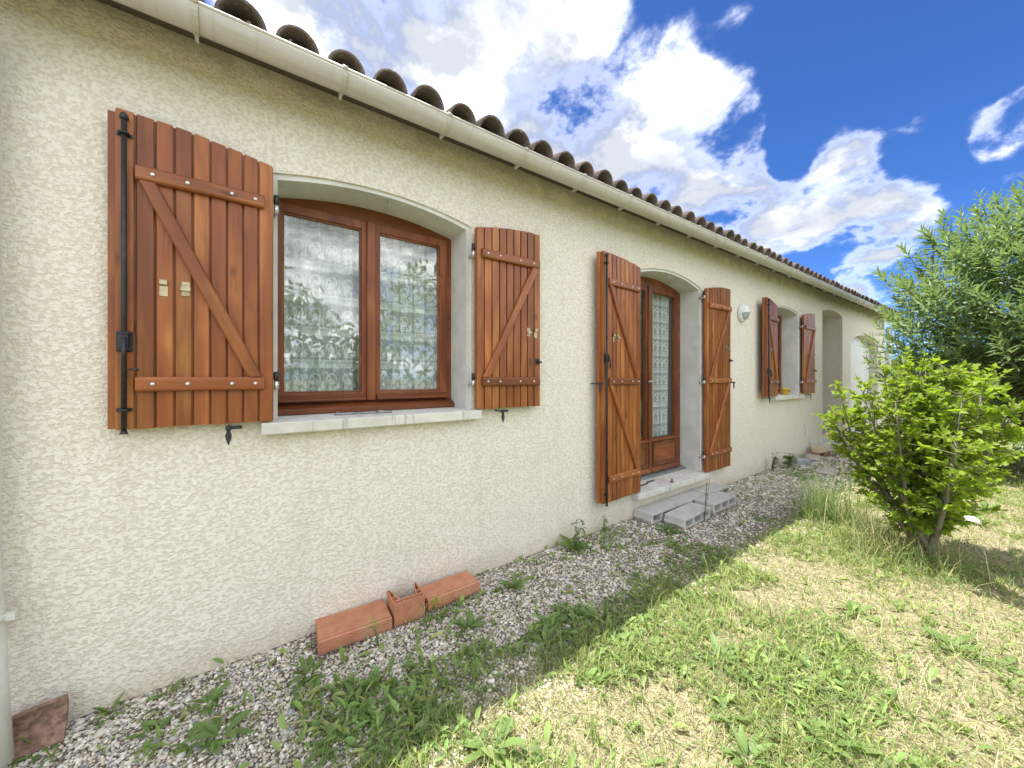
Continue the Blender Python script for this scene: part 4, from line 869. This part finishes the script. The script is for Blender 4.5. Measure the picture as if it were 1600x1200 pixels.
# ------------------------------------------------------------------ weeds, each a plant of its own
wl = {k: leaf_meshes(k, m) for k, m in (('weed', 'weed_leaf'), ('plantain', 'weed_leaf'), ('small', 'weed_leaf'))}
wl['grey'] = leaf_meshes('small', 'weed_grey'); wl['yellow'] = leaf_meshes('small', 'spurge')
def rosette(px, py, n, L, tilt, kind, label, name='weed_plant', seed=0):
    x, y = gnd(px, py); y = min(y, -.03); O = Vector((x, y, gz(x, y) - .004)); Hh = tag(empty(name, O), label, 'weed'); rs = random.Random(px * 7 + py + seed); n = int(n * 1.5); L *= .82
    P = []; D = []; U = []; Ls = []
    for k in range(n):
        a = k * 2.4 + rs.uniform(-.3, .3); el = R(tilt + rs.uniform(-18, 22)); P.append((O.x + .008 * math.cos(a), min(O.y + .008 * math.sin(a), -.012), O.z)); dy = math.sin(a) * math.cos(el)
        if O.y > -.12 and dy > 0: dy *= .25
        D.append((math.cos(a) * math.cos(el), dy, math.sin(el))); U.append((rs.gauss(0, .2), rs.gauss(0, .2), 1)); Ls.append(L * rs.uniform(.6, 1.15))
    place_leaves(Hh, wl[kind], np.array(P), np.array(D), np.array(U), np.array(Ls), tuple(O)); return Hh, O, rs
def stemmed(px, py, h, n, L, kind, label, top=None, nst=3, name='weed_plant'):
    x, y = gnd(px, py); y = min(y, -.05); O = Vector((x, y, gz(x, y) - .004)); Hh = tag(empty(name, O), label, 'weed'); rs = random.Random(px + py); P = []; D = []; U = []; Ls = []; sm_ = MB(); tp = []
    for s in range(nst):
        e = Vector((rs.uniform(-.25, .25) * h, -abs(rs.uniform(-.2, .25)) * h, h * rs.uniform(.75, 1.05))); sm_.tube([(0, 0, 0), e * .5 + Vector((0, 0, .01)), e], [.0026, .002, .0014], 5)
        for k in range(n):
            t = rs.uniform(.15, 1); a = rs.random() * 6.28; b = O + e * t; b.y = min(b.y, -.01); P.append(tuple(b)); D.append((math.cos(a), math.sin(a) if y < -.12 else -abs(math.sin(a)), rs.uniform(.1, .8))); U.append((rs.gauss(0, .2), 0, 1)); Ls.append(L * rs.uniform(.6, 1.1))
        tp.append(e)
    sm_.build('stem', 'weed_grey', Hh); place_leaves(Hh, wl[kind], np.array(P), np.array(D), np.array(U), np.array(Ls), tuple(O))
    if top:
        for e in tp:
            P = [tuple(O + e + Vector((rs.gauss(0, .02), rs.gauss(0, .012) - .01, rs.uniform(-.02, .018)))) for _ in range(14)]; D = [(rs.gauss(0, 1), rs.gauss(0, 1), 1.2) for _ in range(14)]; place_leaves(Hh, wl[top], np.array(P), np.array(D), np.array([(0, 0, 1)] * 14), np.full(14, .016), tuple(O), 'flower_head')
    return Hh
rosette(770, 1175, 11, .125, 42, 'weed', 'large dandelion rosette with upright toothed leaves at the bottom edge', 'dandelion')
rosette(345, 1150, 9, .135, 34, 'plantain', 'broad-leaved plantain with long leaves at the bottom left', 'plantain')
rosette(300, 1165, 8, .085, 34, 'weed', 'low leafy weed just left of the broad plantain')
rosette(235, 1150, 7, .075, 38, 'weed', 'leafy weed second left of the broad plantain')
rosette(482, 1055, 9, .12, 45, 'weed', 'dark green thistle-like weed on gravel left of the nearest clay brick')
rosette(325, 1100, 16, .075, 48, 'weed', 'small bushy fern-like weed on the gravel at lower left')
rosette(262, 1085, 7, .07, 55, 'plantain', 'small weed growing at the wall foot at lower left')
rosette(172, 1118, 6, .08, 55, 'plantain', 'two-leaved weed at the wall foot right of the broken tile')
rosette(60, 1172, 9, .085, 40, 'plantain', 'pale leafy weed in the bottom left corner before the broken tile')
rosette(555, 1090, 10, .10, 40, 'weed', 'dandelion on the gravel below the near clay brick', 'dandelion')
rosette(590, 1120, 10, .10, 35, 'weed', 'dandelion with flat leaves below the gap of the bricks', 'dandelion')
rosette(530, 1165, 9, .11, 35, 'plantain', 'plantain near the bottom edge between gravel patches', 'plantain')
rosette(660, 1120, 8, .11, 35, 'weed', 'dandelion left of the large one at the bottom edge', 'dandelion')
rosette(730, 985, 10, .12, 55, 'plantain', 'upright plantain right of the standing brick', 'plantain')
rosette(805, 920, 12, .13, 60, 'plantain', 'upright dock clump by the wall beyond the clay bricks', 'dock_plant')
rosette(890, 960, 10, .12, 38, 'weed', 'dandelion in the green patch right of the bricks', 'dandelion')
rosette(960, 990, 9, .12, 38, 'plantain', 'plantain at the right of the shaded green patch', 'plantain')
rosette(850, 1000, 10, .11, 35, 'weed', 'dandelion in the middle of the shaded green patch', 'dandelion')
rosette(1045, 830, 12, .16, 40, 'plantain', 'yellowish broad-leaved weed before the nearest concrete block')
rosette(1125, 1040, 9, .13, 45, 'plantain', 'tall sunlit plantain in the lawn at the shade edge', 'plantain')
rosette(1340, 960, 9, .13, 38, 'plantain', 'sunlit broad weed in the lawn below the shrub')
rosette(1490, 1010, 10, .14, 35, 'plantain', 'sunlit broad weed on the lawn at the right edge')
rosette(1560, 1040, 8, .12, 35, 'plantain', 'sunlit weed at the far right of the lawn')
rosette(1170, 1190, 9, .10, 50, 'plantain', 'sunlit leafy weed at the bottom edge of the lawn')
rosette(1290, 1170, 9, .10, 45, 'weed', 'sunlit weed near the bottom edge right of centre')
rosette(1130, 1120, 9, .10, 45, 'weed', 'sunlit dandelion leaves in the lawn near the bottom', 'dandelion')
rosette(1542, 800, 7, .16, 70, 'plantain', 'upright dark weed in the grass right of the white stone')
stemmed(897, 860, .26, 10, .05, 'grey', 'tall dark flowering weed against the wall beyond the bricks', None, 3, 'wall_weed')
rosette(899, 861, 9, .17, 62, 'plantain', 'broad basal leaves around the tall wall weed', 'dock_plant')
stemmed(592, 1012, .16, 8, .022, 'small', 'yellow-topped spurge in front of the near clay brick', 'yellow', 2, 'spurge')
stemmed(668, 985, .18, 10, .026, 'small', 'yellow-topped spurge in front of the standing brick', 'yellow', 4, 'spurge')
stemmed(940, 830, .14, 9, .04, 'small', 'small yellowish weed at the wall near the door', 'yellow', 2)
stemmed(1100, 815, .45, 5, .03, 'grey', 'thin tall weed growing in front of the concrete blocks', None, 4)
stemmed(1205, 737, .28, 10, .07, 'grey', 'grey-green weed clump at the wall foot below the far window', None, 5)
stemmed(1232, 732, .24, 14, .09, 'small', 'dark green weed clump at the wall left of the rubble', None, 6)
def stick(p0, p1, r, label):
    a = gnd(*p0); b = gnd(*p1); mid = ((a[0] + b[0]) / 2, (a[1] + b[1]) / 2); m = MB()
    m.tube([(a[0] - mid[0], a[1] - mid[1], .004), (.0, .008, .010), (b[0] - mid[0], b[1] - mid[1], .006)], [r, r * .9, r * .5], 6); tag(m.build('dry_stem', 'dry_stem', None, (mid[0], mid[1], gz(*mid) + .012)), label, 'stem')
stick((442, 1136), (508, 1132), .004, 'pale dry stem on the gravel below the bricks'); stick((312, 1136), (356, 1128), .003, 'pale dry stem beside the broad plantain'); stick((1280, 1100), (1330, 1140), .0025, 'dry straw stem lying across the lawn')

# ------------------------------------------------------------------ gravel, grass and ground cover
BARE = [gnd(*p) + (r,) for *p, r in ((900, 925, .28), (850, 1065, .16), (680, 1005, .14), (885, 1120, .16), (1180, 790, .45), (1120, 830, .3), (330, 1080, .25), (1240, 760, .4), (600, 1040, .12), (760, 1100, .10), (1010, 1085, .14), (1060, 1130, .12), (960, 1140, .12), (1180, 930, .14), (1250, 900, .16), (1330, 930, .2), (1500, 850, .3), (1540, 960, .25))]
GREEN = [gnd(*p) + (r,) for *p, r in ((870, 965, .22), (940, 985, .2), (720, 1020, .12), (560, 1080, .12), (590, 1150, .10), (800, 1090, .10), (970, 1040, .16), (1010, 885, .16), (1090, 880, .2), (1140, 900, .2), (1230, 850, .25), (1255, 745, .35), (1060, 1010, .2), (700, 960, .08), (640, 1060, .12), (690, 1110, .12), (760, 1050, .12), (830, 1040, .14), (900, 1040, .12), (1030, 950, .2), (930, 900, .1), (1080, 960, .2), (1180, 860, .2), (500, 1130, .1), (450, 1100, .07))]
def green(x, y):
    g = .42 + 1.1 * (fbm(x, y, 2.6, 2) - .5) + .6 * (fbm(x, y, 9, 3) - .5); shade = sstep(-1.05, -.75, y)
    for (a, b, r) in GREEN: g = g + .40 * np.exp(-((x - a) ** 2 + (y - b) ** 2) / r ** 2)
    for (a, b, r) in BARE: g = g - .6 * np.exp(-((x - a) ** 2 + (y - b) ** 2) / r ** 2)
    g = g - shade * .06 - .25 * sstep(-.22, -.02, y) - .16 * sstep(.75, .15, x) * shade
    return g
def footprint(x, y):
    """where bricks, blocks and other solid things stand"""
    m = (x > .27) & (x < 1.22) & (y > -.235); m |= (x > 3.0) & (x < 4.58) & (y > -.22); m |= (x > 3.13) & (x < 4.25) & (y > -.45); m |= (x > 2.97) & (x < 4.35) & (y > -.1); return m
def scatter(n, dens, x0=-2.2, x1=13.0, y0=-8, y1=-.012):
    x = rng.uniform(x0, x1, n); y = rng.uniform(y0, y1, n); dep = depth_of(x, y); r = RGT[0] * x + RGT[1] * (y + 2.2); u = np.abs(r) / np.maximum(dep, .3); dep = np.where(dep < .9, .9, dep)
    near = (dep > .9) & ((u < 1.55) | (dep < 1.6)); ok = (rng.random(n) < dens(np.maximum(dep, 1.0)) * np.where(near, 1., .30)) & ~footprint(x, y); return x[ok], y[ok], dep[ok]
def build_gravel():
    x, y, dep = scatter(900000, lambda d: np.clip((1.8 / d) ** 2.0, .02, 1), -1.4, 8.5, -1.5)
    k = rng.random(len(x)) < .62 * sstep(-1.25, -.55, y + .5 * (fbm(x, y, 3, 1) - .5)) * (1 - .5 * sstep(.4, .9, green(x, y))); x, y, dep = x[k], y[k], dep[k]
    if len(x) > 31000: s = rng.permutation(len(x))[:31000]; x, y, dep = x[s], y[s], dep[s]
    bm = bmesh.new(); bmesh.ops.create_icosphere(bm, subdivisions=1, radius=1); bm.verts.ensure_lookup_table(); V = np.array([v.co[:] for v in bm.verts]); T = np.array([[v.index for v in f.verts] for f in bm.faces]); bm.free(); n = len(x)
    sz = rng.gamma(5, .0009, n) * (1 + .30 * np.clip(dep - 1.6, 0, 6)); sz = np.clip(sz, .0022, .03); sh = rng.uniform(.65, 1.35, (n, 3)); sh[:, 2] *= .62; a = rng.uniform(0, 6.28, n); jit = 1 + rng.uniform(-.22, .22, (n, len(V)))
    W = V[None] * jit[..., None] * sh[:, None] * sz[:, None, None]; ca, sa = np.cos(a)[:, None], np.sin(a)[:, None]; X = W[..., 0] * ca - W[..., 1] * sa + x[:, None]; Y = W[..., 0] * sa + W[..., 1] * ca + y[:, None]; Y = np.minimum(Y, -.002); Z = W[..., 2] + (gheight(x, y) + sz * .25)[:, None]
    pal = np.array([(.74, .69, .60), (.80, .77, .70), (.62, .56, .47), (.68, .61, .51), (.52, .50, .47), (.34, .35, .37), (.68, .59, .48), (.53, .43, .34)]); c = pal[rng.choice(8, n, p=[.22, .17, .16, .16, .1, .05, .09, .05])] * rng.uniform(.75, 1.12, (n, 1))
    TT = (T[None] + (np.arange(n) * len(V))[:, None, None]).reshape(-1, 3); tag(link('gravel', np_mesh('gravel', np.stack([X, Y, Z], -1).reshape(-1, 3), TT, np.repeat(c, len(V), 0)), 'stone'), 'pale beige gravel strewn along the foot of the wall', 'gravel', kind='stuff')
build_gravel()
def blades(x, y, L, w, lean, col, zoff=0., bend=.6):
    n = len(x); a = rng.uniform(0, 6.283, n); d = np.stack([np.cos(a), np.sin(a), np.zeros(n)], 1); s = np.stack([-d[:, 1], d[:, 0], np.zeros(n)], 1); P = np.stack([x, y, gheight(x, y) - .004 + zoff], 1)
    el = np.clip(lean, .08, 1.5); up = np.array([[0, 0, 1.]]); m = P + L[:, None] * .55 * (np.cos(el)[:, None] * d + np.sin(el)[:, None] * up); el2 = el - bend * rng.uniform(.3, 1.3, n); t = m + L[:, None] * .5 * (np.cos(el2)[:, None] * d + np.sin(el2)[:, None] * up)
    t[:, 1] = np.minimum(t[:, 1], -.004); m[:, 1] = np.minimum(m[:, 1], -.004); t[:, 2] = np.maximum(t[:, 2], P[:, 2] + .004); h = w[:, None] / 2
    V = np.stack([P - s * h, P + s * h, m - s * h * .85, m + s * h * .85, t], 1).reshape(-1, 3); b = np.arange(n)[:, None, None] * 5; T = (np.array([[0, 1, 3], [0, 3, 2], [2, 3, 4]])[None] + b).reshape(-1, 3)
    return V, T, np.repeat(col, 5, 0)
def palette(n, cols, p, var=.25):
    c = np.array(cols)[rng.choice(len(cols), n, p=p)]; return c * rng.uniform(1 - var, 1 + var, (n, 1)) * rng.uniform(.93, 1.07, (n, 3))
def build_grass():
    x, y, dep = scatter(1850000, lambda d: np.clip((1.7 / d) ** 1.55, .015, 1)); g = green(x, y); lawn = sstep(-.70, -1.0, y + .35 * (fbm(x, y, 2, 3) - .5))
    k = rng.random(len(x)) < np.clip(.10 + .8 * sstep(.25, .62, g), 0, 1) * (.20 + .56 * lawn) + .36 * lawn; x, y, dep, g, lawn = x[k], y[k], dep[k], g[k], lawn[k]; n = len(x)
    pd = np.clip(.10 + lawn * (.56 - .36 * sstep(.15, .85, g + .9 * (fbm(x, y, 7, 1) - .5))), .06, .8); dry = rng.random(n) < pd
    fresh = palette(n, [(.22, .285, .09), (.28, .345, .11), (.17, .225, .075), (.35, .395, .16)], [.35, .3, .2, .15]); old = palette(n, [(.55, .50, .35), (.63, .58, .44), (.43, .39, .25), (.48, .47, .27)], [.35, .25, .2, .2]); col = np.where(dry[:, None], old, fresh)
    L = np.where(dry, rng.uniform(.025, .075, n), rng.gamma(4.5, .0125, n)) * (.75 + .35 * lawn); w = np.where(dry, .0023, .0034) * rng.uniform(.7, 1.4, n) * (1 + .20 * np.clip(dep - 1.6, 0, 8)); lean = np.where(dry, rng.uniform(.1, .9, n), rng.uniform(.45, 1.35, n))
    V, T, c = blades(x, y, L, w, lean, col); print('grass blades', n); tag(link('grass', np_mesh('grass', V, T, c), 'grass'), 'patchy lawn of green and straw-coloured grass blades', 'grass', kind='stuff')
build_grass()
def build_cover():
    x, y, dep = scatter(440000, lambda d: np.clip((1.7 / d) ** 1.5, .02, 1)); g = green(x, y); k = rng.random(len(x)) < (.80 * sstep(.32, .70, g) + .08) * (.3 + .7 * sstep(.40, .6, fbm(x, y, 3.3, 1))) * (1 + .6 * sstep(-1.05, -.8, y)); x, y, dep = x[k], y[k], dep[k]; n = len(x)
    a = rng.uniform(0, 6.28, n); el = rng.uniform(.1, 1.0, n); D = np.stack([np.cos(a) * np.cos(el), np.sin(a) * np.cos(el), np.sin(el)], 1); P = np.stack([x, y, gheight(x, y) + rng.uniform(0, .018, n)], 1); U = np.stack([rng.normal(0, .25, n), rng.normal(0, .25, n), np.ones(n)], 1); Ls = rng.gamma(5, .0075, n)
    Ls = np.clip(np.where(rng.random(n) < .12, Ls * 1.5, Ls), .012, .065); V, T = leaves_np('small', P, D, U, Ls, rng.uniform(.45, 1.1, n)); V[:, 1] = np.minimum(V[:, 1], -.003); col = palette(n, [(.21, .31, .095), (.28, .39, .125), (.17, .25, .085), (.34, .42, .15)], [.35, .3, .2, .15])
    print('cover leaves', n); tag(link('ground_cover', np_mesh('ground_cover', V, T, np.repeat(col, len(LEAF['small'][0]), 0)), 'grass'), 'low small-leaved weeds spreading over lawn and gravel', 'ground cover', kind='stuff')
build_cover()
def build_lawn_weeds():
    x, y, dep = scatter(11000, lambda d: np.clip((2.2 / d) ** 1.2, .03, 1)); g = green(x, y); k = rng.random(len(x)) < .12 + .8 * sstep(.30, .70, g); x, y = x[k], y[k]; rep_ = rng.integers(3, 8, len(x)); x = np.repeat(x, rep_); y = np.repeat(y, rep_); n = len(x)
    x = x + rng.normal(0, .012, n); y = np.minimum(y + rng.normal(0, .012, n), -.02); a = rng.uniform(0, 6.28, n); el = rng.uniform(.35, 1.35, n); D = np.stack([np.cos(a) * np.cos(el), np.sin(a) * np.cos(el), np.sin(el)], 1); P = np.stack([x, y, gheight(x, y)], 1); U = np.stack([rng.normal(0, .3, n), rng.normal(0, .3, n), np.ones(n)], 1)
    V, T = leaves_np('small', P, D, U, np.minimum(rng.gamma(9, .0055, n), .075), rng.uniform(.35, .75, n)); V[:, 1] = np.minimum(V[:, 1], -.003); col = palette(n, [(.19, .285, .07), (.26, .37, .095), (.15, .235, .065), (.32, .40, .13)], [.35, .3, .2, .15], .2)
    print('lawn weeds', n); tag(link('lawn_weeds', np_mesh('lawn_weeds', V, T, np.repeat(col, len(LEAF['small'][0]), 0)), 'grass'), 'broad upright weed leaves scattered through the lawn', 'ground cover', kind='stuff')
build_lawn_weeds()
def tuft(px, py, n, L, r, label, dry=.3):
    x0, y0 = gnd(px, py); x = x0 + rng.normal(0, r, n); y = y0 + rng.normal(0, r, n); dm = rng.random(n) < dry; col = np.where(dm[:, None], palette(n, [(.48, .43, .22), (.55, .50, .30)], [.5, .5]), palette(n, [(.17, .26, .08), (.22, .31, .12), (.13, .21, .06)], [.4, .3, .3])); V, T, c = blades(x, y, L * rng.uniform(.4, 1.15, n), np.full(n, .0035), rng.uniform(.75, 1.45, n), col, 0, .75)
    o = link('grass_tuft', np_mesh('grass_tuft', V - np.array([[x0, y0, 0]]), T, c), 'grass', None, (x0, y0, 0)); return tag(o, label, 'grass tuft', kind='stuff')
tuft(1385, 868, 520, .34, .12, 'tall rough grass clump growing against the shrub trunk', .45); tuft(1300, 815, 520, .56, .13, 'tall pale feathery grass clump left of the shrub', .15); tuft(1440, 895, 260, .22, .14, 'dark grass clump at the foot of the shrub trunk', .2); tuft(1225, 980, 120, .12, .09, 'short tuft of grass in the sunlit lawn', .3)

# ------------------------------------------------------------------ trees across the garden, mirrored in the panes
def tree_line():
    P = []; prof = lambda x: np.interp(x, [-30, -6, -1, 1.0, 2.6, 3.8, 4.6, 5.6, 7.2, 9, 11, 14, 24, 40], [1.8, 1.9, 3.5, 5.4, 4.9, 3.2, 2.4, 5.6, 7.2, 6, 3.2, 2, 2, 2]); n = 12000
    x = rng.uniform(-24, 34, n); top = prof(x) + (fbm(x, x * .3, 1.1) - .5) * np.minimum(2.2, prof(x) * .6); z = top * rng.random(n) ** .75; y = -15.5 + rng.normal(0, .7, n) + 1.2 * (fbm(x, z, .9, 2) - .5); P = np.stack([x, y, z], 1); D = rng.normal(0, 1, (n, 3)); U = rng.normal(0, 1, (n, 3)) + np.array([[0, 0, .8]])
    n2 = 3000; y2 = rng.uniform(-14, 10, n2); top2 = 2.6 + (fbm(y2, y2 * .2, .8) - .5) * 2.4; z2 = top2 * rng.random(n2) ** .75; x2 = 30 + rng.normal(0, .7, n2); P2 = np.stack([x2, y2, z2], 1)
    P = np.concatenate([P, P2]); D = np.concatenate([D, rng.normal(0, 1, (n2, 3))]); U = np.concatenate([U, rng.normal(0, 1, (n2, 3))]); V, T = leaves_np('small', P, D, U, rng.uniform(.28, .6, len(P))); tag(link('garden_trees', np_mesh('garden_trees', V, T), 'tree_leaf'), 'green trees across the garden, mirrored in the window panes', 'trees', kind='stuff')
tree_line()
